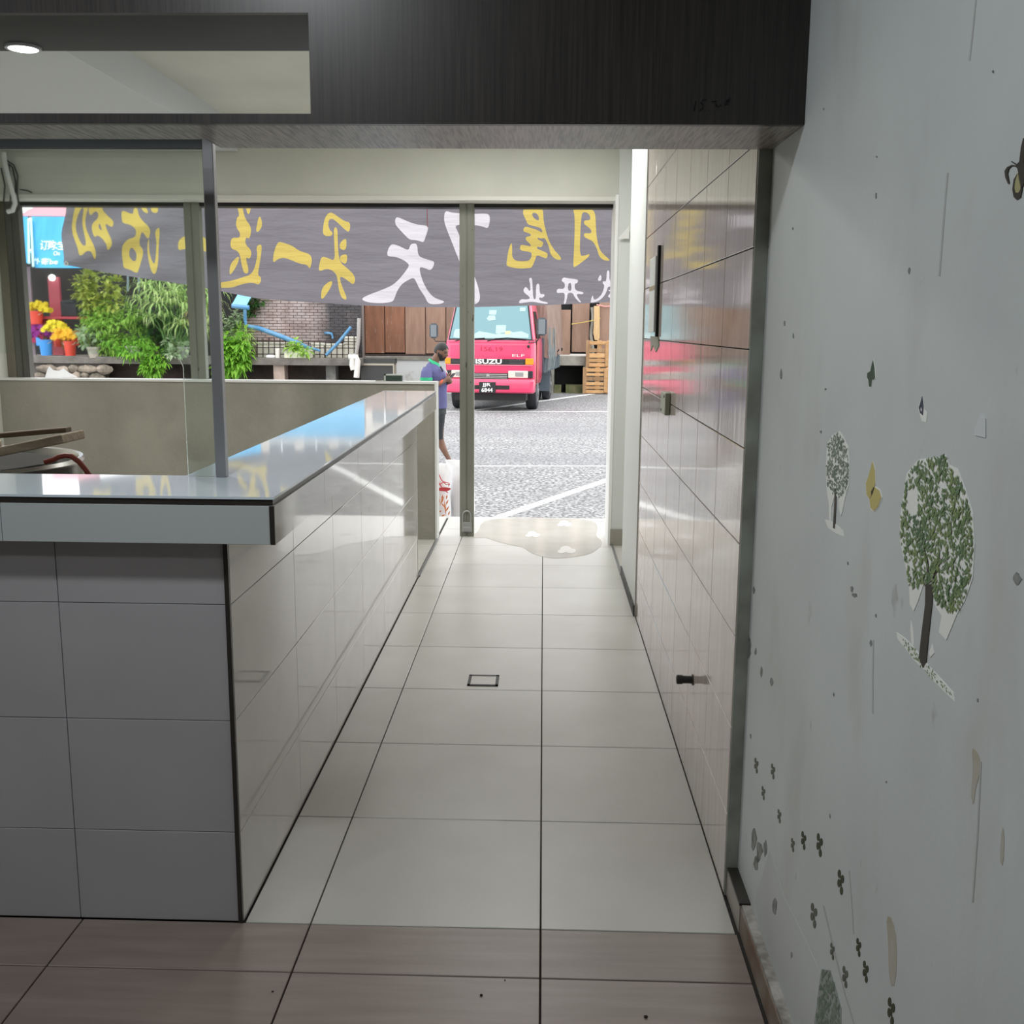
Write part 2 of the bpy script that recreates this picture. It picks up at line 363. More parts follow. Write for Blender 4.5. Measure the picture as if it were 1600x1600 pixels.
# side edge of the worktop runs from (-.632, 2.40) to (-.678, 6.60)
def ex(y): return -.632 - .046*(y-2.40)/4.2
def ix(y): return -.957 - .053*(y-2.74)/3.86
L_out = [(-3.82, 2.40), (ex(2.4), 2.40), (ex(6.6), 6.60), (ix(6.6), 6.60), (ix(2.74), 2.74), (-3.82, 2.74)]
obj('worktop', MB().prism(L_out, lambda u, v, w: (u, v, 1.131+w), .006), TOP_M, ct)
L_in = [(-3.82, 2.412), (ex(2.4)-.012, 2.412), (ex(6.6)-.012, 6.588), (ix(6.6)+.012, 6.588), (ix(2.74)+.012, 2.728), (-3.82, 2.728)]
obj('worktop_core', MB().prism(L_in, lambda u, v, w: (u, v, 1.022+w), .1085), mat('plaster_board', (.45, .44, .42), .8), ct)
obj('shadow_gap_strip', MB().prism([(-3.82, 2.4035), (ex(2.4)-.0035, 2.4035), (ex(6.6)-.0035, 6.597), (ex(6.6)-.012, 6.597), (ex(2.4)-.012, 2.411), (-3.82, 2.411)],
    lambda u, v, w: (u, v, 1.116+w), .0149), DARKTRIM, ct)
fx = [-.643, -1.29, -1.89, -2.49, -3.09, -3.82]
for i in range(5): piece('fascia_tile', fx[i+1]+.001, fx[i]-.001, 2.40, 2.4118, 1.022, 1.1155, FASC, ct, .0008)
fy = [2.402, 3.0, 3.6, 4.2, 4.8, 5.4, 6.0, 6.6]
for i in range(7):
    a, b = fy[i]+.001, fy[i+1]-.001
    obj('side_fascia_tile', MB().prism([(ex(a), a), (ex(b), b), (ex(b)-.011, b), (ex(a)-.011, a)], lambda u, v, w: (u, v, 1.022+w), .094), TILE_C, ct)
obj('fascia_corner_trim', MB().box(ex(2.4)-.0105, ex(2.4)+.0005, 2.3985, 2.4018, 1.022, 1.1155), DARKTRIM, ct)

# glass screen standing on the counter
GLASS = mat('clear_green_glass', (.90, .97, .94), .02, trans=1.0)
gs = thing('glass_screen', (-.9, 2.725, 1.137), 'clear glass screen with grey aluminium post standing on the counter corner', 'glass screen')
obj('post', MB().box(-.868, -.840, 2.712, 2.738, 1.137, 2.02), ALU, gs, bevel=.002)
obj('top_rail', MB().box(-3.82, -.868, 2.712, 2.738, 1.975, 2.02), mat('dark_rail', (.045, .05, .052), .5), gs)
zb = at(200, 554, Y=2.725).z; xn = -.945
pane = [(-3.82, 1.975), (-.868, 1.975), (-.868, 1.138), (xn, 1.138), (xn, zb-.03), (xn-.009, zb-.009), (xn-.03, zb), (-3.82, zb)]
obj('pane', MB().prism(pane, lambda u, v, w: (u, 2.721+w, v), .008), GLASS, gs)

# ------------------------------------------------------------------ shutter posts and their fittings
def post(x0, x1, z0, label, pm=None):
    t = thing('shutter_post', ((x0+x1)/2, 7.61, z0), label, 'post')
    mb = MB(); xm = (x0+x1)/2
    mb.box(x0, xm-.006, 7.584, 7.65, z0, 2.398).box(xm+.006, x1, 7.584, 7.65, z0, 2.398).box(xm-.008, xm+.008, 7.590, 7.65, z0, 2.398)
    obj('channel', mb, pm or POSTM, t, fix=False); return t
p1 = post(-2.575, -2.465, 1.151, 'grey-green steel shutter post standing on the parapet behind the glass screen')
p2 = post(-.607, -.503, 0, 'free-standing grey-green steel shutter post in the middle of the doorway')
lk = obj('bolt_lock', MB().box(-.592, -.518, 7.570, 7.584, .035, .11).box(-.585, -.525, 7.566, 7.571, .04, .075), mat('grey_zinc', (.38, .39, .38), .45, .6), p2, bevel=.004, fix=False)
obj('shackle', MB().tube([(-.585, 7.575, .10)]+[(-.555+.03*math.cos(R(180-a)), 7.575, .16+.035*math.sin(R(a))) for a in range(0, 181, 20)]+[(-.525, 7.575, .10)], .006, 6), mat('grey_zinc', (.4, .4, .4)), p2)
obj('slot', MB().box(-.562, -.557, 7.582, 7.586, 1.25, 1.285), BLACK, p2)
obj('slot', MB().box(-.53, -.522, 7.582, 7.586, 1.14, 1.146), BLACK, p2)
p3 = post(-3.868, -3.770, 1.151, 'grey shutter post at the far left end of the parapet', mat('dark_stained_post', (.125, .125, .105), .6, .2, col2=(.09, .085, .07), scale=5, stretch=(1, 1, .3)))
obj('side_channel', MB().box(-3.933, -3.870, 7.58, 7.66, 1.151, 2.398), mat('shadowed_brown_steel', (.10, .085, .06), .7, col2=(.19, .17, .13), scale=4, stretch=(1, 1, .3)), p3)  # brown side piece with its shadow put into the dark colour
# cables and conduit at the left end of the lintel
cb = thing('cable_bundle', tuple(at(18, 325, Y=7.36)), 'loose loop of white conduit and dark cables hanging at the left end of the lintel', 'cables')
P = lambda pts, Y: [at(x, y, Y=Y) for x, y in pts]
obj('conduit', MB().tube(P([(6, 238), (8, 255), (14, 280), (21, 305), (24, 318), (20, 329), (12, 331)], 7.36), .016, 10), WHITE, cb, smooth=True)
for k, pts in enumerate(([(4, 245), (14, 260), (18, 290), (16, 320), (8, 330)], [(10, 250), (22, 258), (28, 275), (27, 300), (31, 325), (27, 332)], [(8, 252), (20, 262), (25, 285), (24, 310), (28, 328)], [(2, 262), (8, 290), (6, 315), (12, 325)], [(32, 296), (44, 298), (50, 301)])):
    obj('cable', MB().tube(P(pts, 7.385+.012*k if k < 3 else 7.395), .0055, 6), mat('grey_cable', (.07, .07, .065), .6), cb, smooth=True)
# things lying on the parapet
obj('crumpled_sheet', MB().prism([(70, 591), (74, 578), (77, 573), (84, 579), (92, 580), (99, 576), (108, 583), (122, 590)], lambda u, v, w: at(u, v, Y=7.53+w)+Vector((0, 0, .003)), .004), mat('thin_white_sheet', (.85, .85, .84), .6, translucent=.85),
    label='crumpled white sheet lying on the parapet at the left', cat='sheet')
bb = thing('small_box', tuple(at(612, 597, Y=7.52)), 'small dark green box with pale lid edge on the right end of the parapet', 'box')
a = at(600, 585, Y=7.5); b = at(628, 597, Y=7.5)
obj('casing', MB().box(a.x+.012, b.x, 7.5, 7.56, 1.151, a.z-.008), mat('dark_green_plastic', (.03, .055, .045), .5), bb, bevel=.002)
obj('pale_frame', MB().box(a.x, a.x+.012, 7.498, 7.562, 1.151, a.z).box(a.x, b.x+.002, 7.498, 7.562, a.z-.008, a.z), mat('pale_grey_plastic', (.45, .48, .43), .6), bb, fix=False)
obj('cement_scrap', MB().prism([(584, 597), (588, 594), (600, 595), (606, 597)], lambda u, v, w: at(u, v, Y=7.47+w), .04), CONC,
    label='flat crumb of cement on the parapet left of the small dark box', cat='rubble')

# ------------------------------------------------------------------ kitchen clutter behind the counter
dr = thing('stock_drum', (-1.99, 3.5, 0), 'large stainless steel drum behind the counter at the left', 'drum')
C0 = (-2.02, 3.5, -.012)
obj('shell', MB().lathe([(.40, 0), (.40, .3), (.405, .32), (.40, .34), (.40, 1.06), (.412, 1.075), (.405, 1.088), (.392, 1.085), (.385, 1.07), (.385, 1.0)], C0, 48, cap=False), STEEL, dr, smooth=True)
obj('inner_pan', MB().lathe([(.0, 1.035), (.24, 1.04), (.30, 1.075), (.31, 1.075), (.33, 1.05), (.386, 1.05)], C0, 48, cap=False), mat('dull_dark_steel', (.022, .022, .02), .7, spec=.15), dr, smooth=True)  # near-black matte finish on the inner pan
WOOD1 = mat('raw_timber', (.38, .29, .20), .75, col2=(.50, .41, .31), scale=5, stretch=(2, 14, 14))
WOOD2 = mat('dark_timber', (.13, .085, .05), .75, col2=(.2, .14, .09), scale=5, stretch=(2, 14, 14))
def plank(a, b, w, t, material, label, name='plank'):
    a = Vector(a); b = Vector(b); x = (b-a).normalized(); y = Vector((0, 0, 1)).cross(x).normalized(); z = x.cross(y)
    M = Matrix((x, y, z)).transposed().to_4x4(); M.translation = a; L = (b-a).length
    return obj(name, MB().box(0, L, 0, w, 0, t, M), material, bevel=.003, label=label, cat='plank', group=None)
plank(tuple(at(-70, 728, Y=3.35)), tuple(at(99, 693, Y=3.35)), .17, .030, WOOD1, 'pale raw timber plank lying across the steel drum, in front')
plank(tuple(at(-60, 690, Y=3.62)), tuple(at(103, 676, Y=3.62)), .05, .018, WOOD2, 'darker timber batten lying behind the pale plank on the steel drum')
obj('rubber_hose', MB().tube(P([(70, 722), (84, 718), (92, 714), (102, 711.5), (112, 713), (124, 722), (134, 734), (142, 746), (148, 765)], 3.26), .0085, 10), mat('red_rubber', (.33, .06, .035), .5), smooth=True,
    label='red rubber hose arching over the rim of the steel drum', cat='hose')
obj('bottle_cap', MB().lathe([(.018, 0), (.022, .005), (.022, .03), (.016, .04)], (-1.90, 3.52, 1.10), 16).lathe([(.012, .0), (.012, .02)], (-1.87, 3.5, 1.12), 10), mat('cream_plastic', (.5, .48, .38), .5), smooth=True, fix=False,
    label='small cream fitting between the planks on the steel drum', cat='fitting')

# ------------------------------------------------------------------ small things in the passage
fd = thing('floor_drain', (-.247, 4.377, 0), 'square tile-insert floor drain with black frame in the passage floor', 'floor drain')
x0, x1, y0, y1 = -.314, -.180, 4.306, 4.447
obj('frame', MB().box(x0, x1, y0, y0+.016, 0, .004).box(x0, x1, y1-.016, y1, 0, .004).box(x0, x0+.012, y0, y1, 0, .004).box(x1-.012, x1, y0, y1, 0, .004), BLACK, fd, fix=False)
obj('insert', MB().box(x0+.013, x1-.013, y0+.017, y1-.017, 0, .003), FLOOR_T, fd)
p = at(1083, 1062, X=.515)
ps = thing('pipe_stub', (.515, p.y, p.z-.014), 'dark capped pipe stub sticking out low on the glossy tiled wall', 'pipe')
obj('pipe', MB().lathe([(.013, 0), (.013, -.036), (.0155, -.036), (.0155, -.054), (.011, -.056)], (.515, p.y, p.z), 16, 'X'), BLACK, ps, smooth=True)
obj('collar', MB().lathe([(.019, 0), (.019, -.004)], (.515, p.y, p.z), 16, 'X'), mat('dark_bronze', (.09, .075, .06), .4, .5), ps)
a = at(1034, 395, X=.515); b = at(1018, 522, X=.515)
sw = thing('cable_trunking', (.515, (a.y+b.y)/2, b.z), 'tall white cable trunking with open black slot on the glossy tiled wall', 'trunking')
obj('cover', MB().box(.500, .515, 4.83, 5.07, 1.52, 1.86), WHITEP, sw, bevel=.002)
obj('open_slot', MB().box(.503, .515, 4.75, 4.79, 1.50, 1.90), DARKV, sw)
obj('tape_band', MB().box(.499, .5005, 4.832, 5.068, 1.71, 1.73), mat('brown_tape', (.35, .29, .18), .6), sw)
obj('broken_tile', MB().prism([(5.08, 1.50), (4.73, 1.50), (4.70, 1.46), (4.82, 1.43), (4.95, 1.46), (5.05, 1.43)], lambda u, v, w: (.515-w, u, v), .003), CEMENT, sw)
sb = thing('wall_socket_box', (.515, 4.29, 1.19), 'small pale green metal socket box on the glossy tiled wall', 'socket box')
obj('box_body', MB().box(.492, .515, 4.22, 4.37, 1.19, 1.28), mat('pale_green_metal', (.42, .45, .36), .5, .3), sb, bevel=.003)
for y, z in ((4.25, 1.265), (4.34, 1.205)): obj('screw', MB().lathe([(.006, 0), (.006, -.002)], (.492, y, z), 8, 'X'), BLACK, sb)
WET = mat('muddy_wet_film', (.485, .455, .395), .10, col2=(.53, .505, .455), scale=5)
pdl = [(722, 843), (735, 838), (745, 841), (760, 840), (775, 846), (800, 852), (818, 855), (827, 863), (850, 871), (872, 873), (900, 870), (922, 866), (938, 855), (942, 846), (930, 838), (935, 825), (928, 812), (850, 809), (780, 810), (752, 815), (748, 832)]
obj('puddle', MB().prism(chaikin(pdl, 2), lambda u, v, w: at(u, v, Z=.0005)+Vector((0, 0, w)), .001), WET,
    label='shallow muddy puddle on the ivory tiles at the doorway', cat='puddle')
FOAM = mat('bright_water_mark', (.66, .645, .60), .25)
for k, (px, py, s) in enumerate(((884, 858, 1), (831, 834, .8), (881, 817, .8))):
    mb = MB()
    for q, (dx, dy, rx, ry) in enumerate(((0, 0, 9, 5), (8, 3, 8, 4), (-7, 4, 6, 3))):
        mb.prism([(px+s*(dx+rx*math.cos(a*.5236)), py+s*(dy+ry*math.sin(a*.5236))) for a in range(12)], lambda u, v, w: at(u, v, Z=.0016)+Vector((0, 0, w*(1+.3*q))), .001)
    obj('wet_footprint', mb, FOAM, label='pale wet footprint in the muddy puddle, '+('nearest the room' if k == 0 else 'middle one, left of the tile joint' if k == 1 else 'farthest, by the step'), cat='footprint', group='wet footprints in the puddle', fix=False)
DEB = mat('dark_debris', (.03, .015, .012), .8)
for k, (px, py, s) in enumerate(((752, 1556, .004), (1009, 1590, .005), (789, 1532, .002), (426, 1550, .003))):
    p = at(px, py, Z=0)
    obj('debris_crumb', MB().ball((p.x, p.y, s*.55), s, 7, 5, (1, .8, .6)), DEB, label=('dark round crumb on the brown floor tile left of the centre joint', 'brown curled scrap on the brown floor tile right of the centre joint', 'tiny dark speck on the brown tiles above the round crumb', 'small dark chip beside the left joint of the brown tiles')[k], cat='debris')

# ------------------------------------------------------------------ stickers on the painted wall
def wp(u, v, w): q = at(u, v, X=.55); return Vector((.55-w, q.y, q.z))
ST_W = mat('white_vinyl', (.84, .85, .82), .6)
ST_G = mat('green_leaf_print', (.11, .20, .10), .6, col2=(.22, .30, .11), scale=22)
ST_G2 = mat('grey_green_leaf_print', (.14, .20, .15), .6, col2=(.24, .29, .23), scale=40)
ST_T = mat('brown_trunk_print', (.045, .038, .03), .6)
def inside(p, poly):
    x, y = p; r = False
    for i in range(len(poly)):
        (x1, y1), (x2, y2) = poly[i], poly[i-1]
        if (y1 > y) != (y2 > y) and x < (x2-x1)*(y-y1)/(y2-y1)+x1: r = not r
    return r
def leaf_print(mb, poly, n, s, rnd, skip=()):
    xs = [p[0] for p in poly]; ys = [p[1] for p in poly]; k = 0
    while k < n:
        p = (rnd.uniform(min(xs), max(xs)), rnd.uniform(min(ys), max(ys)))
        if not inside(p, poly) or any(inside(p, q) for q in skip): continue
        a = rnd.uniform(-.9, .9); l = s*rnd.uniform(.7, 1.5); b = l*.30
        dx, dy = math.sin(a)*l*.7, math.cos(a)*l; ex_, ey = math.cos(a)*b, -math.sin(a)*b
        w = .0011+.0000009*k
        mb.add([wp(p[0]-dx, p[1]-dy, w), wp(p[0]+ex_, p[1]+ey, w), wp(p[0]+dx, p[1]+dy, w), wp(p[0]-ex_, p[1]-ey, w)], [(0, 1, 2, 3)]); k += 1
Z8 = lambda pts: [(1240+.3625*u, 560+.3625*v) for u, v in pts]
crown = Z8([(495, 500), (545, 440), (630, 425), (655, 415), (670, 465), (705, 480), (740, 570), (770, 670), (778, 800), (770, 940), (735, 1040), (710, 1095), (665, 1090), (615, 1050), (600, 980), (570, 960), (545, 985), (505, 990), (490, 900), (468, 800), (465, 690), (480, 590)])
back = Z8([(490, 495), (540, 435), (630, 425), (655, 410), (672, 460), (708, 475), (745, 570), (775, 670), (783, 800), (775, 945), (740, 1045), (705, 1105), (660, 1215), (628, 1180), (640, 1110), (610, 1060), (600, 985), (565, 965), (540, 1040), (520, 1090), (503, 1060), (500, 990), (485, 900), (463, 800), (460, 690), (475, 590)])
t = thing('tree_sticker', tuple(wp(1448, 1040, 0)), 'large green tree sticker with peeling white edge on the painted wall', 'wall sticker')
obj('backing', MB().prism(back, wp, .0008).prism(Z8([(445, 1180), (480, 1205), (520, 1245), (545, 1275), (580, 1320), (640, 1385), (690, 1440), (697, 1480), (660, 1445), (600, 1385), (560, 1340), (520, 1300), (480, 1245), (450, 1210)]), wp, .0008)
    .prism(Z8([(508, 1130), (518, 1180), (522, 1240), (510, 1230), (505, 1170)]), wp, .0008).prism(Z8([(600, 1230), (608, 1270), (590, 1290), (586, 1265)]), wp, .0008), ST_W, t, fix=False)
mb = MB(); rnd = random.Random(3); leaf_print(mb, crown, 1500, 4.2, rnd, [Z8([(490, 560), (540, 560), (540, 680), (495, 680)])])
leaf_print(mb, Z8([(455, 1190), (520, 1245), (600, 1340), (690, 1450), (670, 1450), (560, 1340), (480, 1240)]), 90, 2.2, rnd)
obj('leaves', mb, ST_G, t, fix=False, kind='stuff')
obj('trunk', MB().prism(Z8([(572, 960), (590, 975), (608, 955), (600, 1060), (585, 1200), (575, 1310), (560, 1335), (543, 1290), (555, 1180), (570, 1060)]), wp, .0013)
    .prism(Z8([(580, 975), (574, 870), (560, 800), (584, 870), (592, 960)]), wp, .0013).prism(Z8([(597, 965), (620, 900), (650, 850), (626, 910), (606, 965)]), wp, .0013), ST_T, t, fix=False)
t = thing('tree_sticker', tuple(wp(1304, 830, 0)), 'small slim grey-green tree sticker left of the yellow butterfly on the painted wall', 'wall sticker')
cr2 = Z8([(150, 370), (170, 335), (202, 318), (215, 345), (232, 380), (240, 470), (236, 540), (222, 600), (195, 600), (180, 580), (158, 585), (148, 540), (145, 450)])
obj('backing', MB().prism(Z8([(146, 370), (168, 330), (200, 312), (218, 342), (236, 380), (243, 470), (240, 545), (222, 605), (212, 660), (205, 680), (197, 650), (195, 605), (180, 585), (165, 640), (162, 700), (155, 700), (154, 630), (147, 590), (143, 540), (142, 450)]), wp, .0008)
    .prism(Z8([(136, 695), (160, 700), (190, 720), (215, 745), (218, 768), (185, 755), (150, 730)]), wp, .0008), ST_W, t, fix=False)
mb = MB(); leaf_print(mb, cr2, 480, 2.4, rnd); obj('leaves', mb, ST_G2, t, fix=False, kind='stuff')
obj('trunk', MB().prism(Z8([(180, 560), (186, 560), (185, 640), (180, 735), (172, 730), (177, 640)]), wp, .0013), ST_T, t)
t = thing('butterfly_sticker', tuple(wp(1366, 797, 0)), 'yellow butterfly sticker between the two tree stickers on the painted wall', 'wall sticker')
w1 = Z8([(343, 445), (352, 480), (354, 540), (345, 575), (330, 605), (318, 590), (314, 540), (328, 500)]); w2 = Z8([(352, 555), (372, 570), (380, 600), (365, 640), (348, 657), (335, 645), (330, 610), (345, 580)])
obj('white_edge', MB().prism([(x+(x-1363)*.12, y+(y-757)*.04) for x, y in w1], wp, .0007).prism([(x+(x-1368)*.15, y+(y-780)*.1) for x, y in w2], wp, .0007), ST_W, t, fix=False)
obj('wings', MB().prism(w1, wp, .0014).prism(w2, wp, .0014), mat('yellow_vinyl', (.55, .46, .16), .6), t, fix=False)
obj('markings', MB().prism(Z8([(338, 575), (348, 555), (352, 560), (340, 590)]), wp, .002), ST_T, t)
t = thing('butterfly_sticker', tuple(wp(1362, 605, 0)), 'dark green butterfly sticker above the small tree sticker on the painted wall', 'wall sticker')
gs1 = [(1365, 563), (1367, 575), (1368, 590), (1366, 593), (1363, 593), (1362, 604), (1359, 604), (1358, 594), (1356, 590), (1356, 583), (1361, 580), (1363, 570)]
obj('white_edge', MB().prism([(1362+(x-1362)*1.18, 584+(y-584)*1.10) for x, y in gs1], wp, .0007), ST_W, t)
obj('wings', MB().prism(gs1, wp, .0014), mat('dark_green_vinyl', (.025, .06, .03), .6), t)
t = thing('butterfly_sticker', tuple(wp(1442, 650, 0)), 'tiny blue butterfly sticker with a worn white tip on the painted wall', 'wall sticker')
obj('white_edge', MB().prism([(1442, 617), (1445, 640), (1449, 645), (1448, 660), (1441, 658), (1436, 640), (1437, 630)], wp, .0007), ST_W, t)
obj('wings', MB().prism([(1442, 619), (1444, 635), (1443, 649), (1439, 645), (1437, 637), (1439, 630)], wp, .0014, [[(1440, 634), (1442, 640), (1441, 645), (1439, 640)]]), mat('navy_vinyl', (.03, .035, .075), .6), t)
t = thing('butterfly_sticker', tuple(wp(1592, 312, 0)), 'black and yellow butterfly sticker at the right edge high on the painted wall', 'wall sticker')
Z4 = lambda pts: [(1540+.0875*u, 200+.0875*v) for u, v in pts]
obj('black_veins', MB().prism(Z4([(585, 720), (540, 680), (480, 680), (430, 730), (410, 820), (440, 990), (420, 1000), (370, 880), (355, 770), (400, 700), (480, 660), (560, 670), (590, 630), (620, 600), (650, 350), (690, 180), (720, 180), (700, 600), (720, 800), (700, 1000), (660, 1080), (620, 900), (600, 780)]), wp, .0014)
    .prism(Z4([(580, 820), (520, 920), (495, 1100), (520, 1230), (570, 1280), (640, 1240), (668, 1100), (660, 1000), (640, 1100), (600, 1160), (550, 1150), (530, 1080), (540, 960)]), wp, .0014), ST_T, t, fix=False)
obj('wings', MB().prism(Z4([(585, 800), (610, 950), (640, 1080), (600, 1180), (545, 1170), (520, 1080), (545, 930)]), wp, .001).prism(Z4([(530, 1170), (630, 1170), (610, 1235), (570, 1260), (535, 1230)]), wp, .0009), mat('pale_yellow_vinyl', (.40, .37, .19), .6), t, fix=False)
obj('antenna', MB().prism(Z4([(470, 590), (580, 655), (570, 670), (475, 605)]), wp, .0012), ST_T, t)
obj('plaster_patch', MB().prism([(1534, 646), (1541, 654), (1541, 684), (1524, 680), (1524, 670)], wp, .0012), mat('fresh_filler', (.62, .64, .66), .8),
    label='white triangular filler patch on the painted wall right of the tiny blue butterfly', cat='filler patch')
CLO = [mat('clover_print', (.055, .06, .03), .7), mat('worn_clover_print', (.13, .135, .11), .8)]
clv = [(1182, 1196, 10, 1, 'topmost, nearest the tiled wall'), (1208, 1205, 10, 1, 'right of the topmost one'), (1193, 1239, 9, 1, 'below the two topmost ones'), (1218, 1275, 9, 1, 'fourth from the top of the trail'),
       (1239, 1320, 9, 1, 'left of a row of three'), (1256, 1313, 12, 0, 'middle of a row of three'), (1281, 1320, 15, 0, 'right of a row of three, two sprigs joined'), (1314, 1378, 16, 0, 'double sprig alone in the middle of the trail'),
       (1272, 1430, 16, 1, 'pair beside the long scratch'), (1301, 1486, 11, 1, 'single sprig below the scratched pair'), (1342, 1480, 12, 0, 'upper of a dark pair'), (1353, 1518, 14, 0, 'lower of a dark pair'),
       (1321, 1526, 14, 1, 'faded one right of the grey-green leaf patch'), (1393, 1580, 18, 0, 'dark one at the bottom edge')]
for px, py, s, worn, lab in clv:
    mb = MB()
    for dx, dy in ((-.2, -.7), (.25, -.25), (-.25, .1), (.1, .75)):
        mb.prism([(px+s*(dx*.7+.15*math.cos(a*.785)), py+s*(dy*1.15+.42*math.sin(a*.785))) for a in range(8)], wp, .0009)
    mb.prism([(px-.5, py-s*.6), (px+1, py-s*.6), (px+1.5, py+s*.7), (px, py+s*.7)], wp, .0008)
    obj('clover_sticker', mb, CLO[worn], fix=False, label='clover print on the painted wall, '+lab, cat='wall sticker', group='clover prints trailing down the painted wall')
mb = MB(); leaf_print(mb, [(1285, 1518), (1297, 1520), (1305, 1545), (1312, 1575), (1312, 1612), (1272, 1612), (1277, 1575)], 130, 5, rnd)
t = thing('leaf_patch_sticker', tuple(wp(1292, 1610, 0)), 'grey-green leafy sticker remnant at the bottom edge of the painted wall', 'wall sticker')
obj('leaves', mb, ST_G2, t, fix=False, kind='stuff')
obj('backing', MB().prism([(1284, 1514), (1298, 1516), (1307, 1545), (1315, 1575), (1315, 1615), (1270, 1615), (1276, 1575)], wp, .0006), mat('grey_vinyl', (.33, .36, .34), .7), t)
# chips, scuffs and drips that belong to the wall
mb = MB(); rnd = random.Random(11)
chips = [(1166, 990, 6, 22), (1170, 1015, 5, 18), (1160, 975, 4, 10), (1172, 893, 2, 4), (1178, 922, 2, 7), (1157, 1105, 2.5, 10), (1173, 1150, 1.5, 5), (1181, 1018, 2, 6), (1190, 1050, 2, 9), (1206, 1065, 3, 7), (1163, 1065, 2, 5), (1178, 1310, 5, 20), (1186, 1330, 6, 22), (1181, 1350, 4, 14),
         (1196, 1325, 3, 14), (1369, 305, 1.5, 6), (1421, 423, 2, 6), (1552, 112, 2, 2.5), (1370, 245, 1.5, 2), (1287, 170, 1.2, 2), (1239, 357, 1.3, 2.5), (1200, 385, 1.3, 3), (1290, 608, 2, 2), (1283, 675, 1.6, 3), (1226, 505, 1.5, 5), (1240, 525, 1.3, 5), (1221, 585, 2, 9), (1188, 495, 1.5, 4),
         (1325, 880, 1, 3), (1369, 962, 1.4, 3.5), (1303, 1085, 1.2, 4), (1528, 1094, 1.5, 4), (1331, 920, 3, 6), (1336, 930, 5, 4), (1590, 905, 7, 12), (1361, 1005, 2.5, 6), (1211, 1417, 4, 14), (1237, 1492, 2, 6), (1385, 1222, 1.5, 2), (1297, 1275, 1.2, 4)]
for x, y, a, b in chips:
    pts = [(x+a*math.cos(k*.6283)*rnd.uniform(.5, 1.1), y+b*math.sin(k*.6283)*rnd.uniform(.6, 1.1)) for k in range(10)]
    mb.prism(pts, wp, .0006)
obj('paint_chips', mb, mat('bare_render', (.14, .15, .14), .9, col2=(.30, .31, .30), scale=40), wr, fix=False, kind='stuff')
mb = MB()
for pts, w in (([(1533, 1190), (1528, 1300), (1520, 1410)], 1.2), ([(1287, 1415), (1300, 1470), (1320, 1550), (1335, 1600)], 1.3), ([(1525, 0), (1520, 50), (1515, 95)], 1.2), ([(1481, 270), (1475, 340), (1468, 432)], 1.3), ([(1365, 1000), (1364, 1060), (1364, 1115)], .8), ([(1327, 1360), (1332, 1420), (1334, 1460)], .8)):
    for (xa, ya), (xb, yb) in zip(pts, pts[1:]): mb.prism([(xa-w, ya), (xa+w, ya), (xb+w, yb), (xb-w, yb)], wp, .0005)
obj('scratches', mb, mat('grey_scuff', (.44, .45, .44), .8), wr, fix=False, kind='stuff')
mb = MB()
for pts in ([(1518, 1168), (1526, 1172), (1533, 1190), (1530, 1215), (1525, 1230), (1521, 1262), (1517, 1240), (1521, 1200)], [(1566, 1290), (1570, 1300), (1568, 1355), (1562, 1345)], [(1385, 1430), (1395, 1435), (1402, 1470), (1400, 1540), (1390, 1540), (1388, 1470)]):
    mb.prism(chaikin(pts, 1), wp, .0004)
obj('drips', mb, mat('ochre_drip', (.42, .385, .30), .6, col2=(.48, .46, .41), scale=20), wr, fix=False, kind='stuff')
# fallen plaster edge low on the wall: older, lighter lower coat
obj('lower_coat', MB().prism([(1180, 1405), (1203, 1327), (1225, 1400), (1255, 1460), (1282, 1520), (1272, 1610), (1240, 1610), (1215, 1540), (1190, 1470)], wp, .0003), mat('lilac_undercoat', (.575, .60, .605), .7, col2=(.52, .54, .55), scale=3), wr)

# ================================================================== OUTDOORS
# ------------------------------------------------------------------ banner (seen from behind, so its writing reads mirrored)
YBAN = 8.35
def ban_y(x, z):
    low = max(0, 2.6-z)
    return YBAN + .010*math.sin(2.6*x+3*z) + .006*math.sin(9*x-7*z) + (.05*math.exp(-((x+3.5)/.45)**2)*math.sin(16*(z-.42*x)) if x < -2.4 else 0) + .004*math.sin(23*z+4*x)*low
bot = [at(x, y, Y=YBAN) for x, y in ((96, 413), (130, 419), (190, 430), (300, 446), (400, 466), (480, 472), (560, 477), (650, 480), (740, 480), (850, 477), (960, 472), (1000, 470))]
def bot_z(x):
    for a, b in zip(bot, bot[1:]):
        if x <= b.x: return a.z+(b.z-a.z)*(x-a.x)/(b.x-a.x)
    return bot[-1].z
ZTOP = 2.56; x_l, x_r = bot[0].x, .74
bt = thing('banner', (-1.55, YBAN, 1.70), 'long grey cloth banner with mirrored yellow and white characters hanging across the shop front', 'banner')
BAN = mat('grey_banner_cloth', (.20, .185, .205), .8, translucent=.72, bump=.9, bscale=5, stretch=(.6, 1, 3))
BYEL = mat('yellow_banner_print', (.56, .43, .12), .8, translucent=.72, bump=.9, bscale=5, stretch=(.6, 1, 3)); BWHI = mat('white_banner_print', (.62, .58, .62), .8, translucent=.72, bump=.9, bscale=5, stretch=(.6, 1, 3))
CUTS = []; ISLES = []
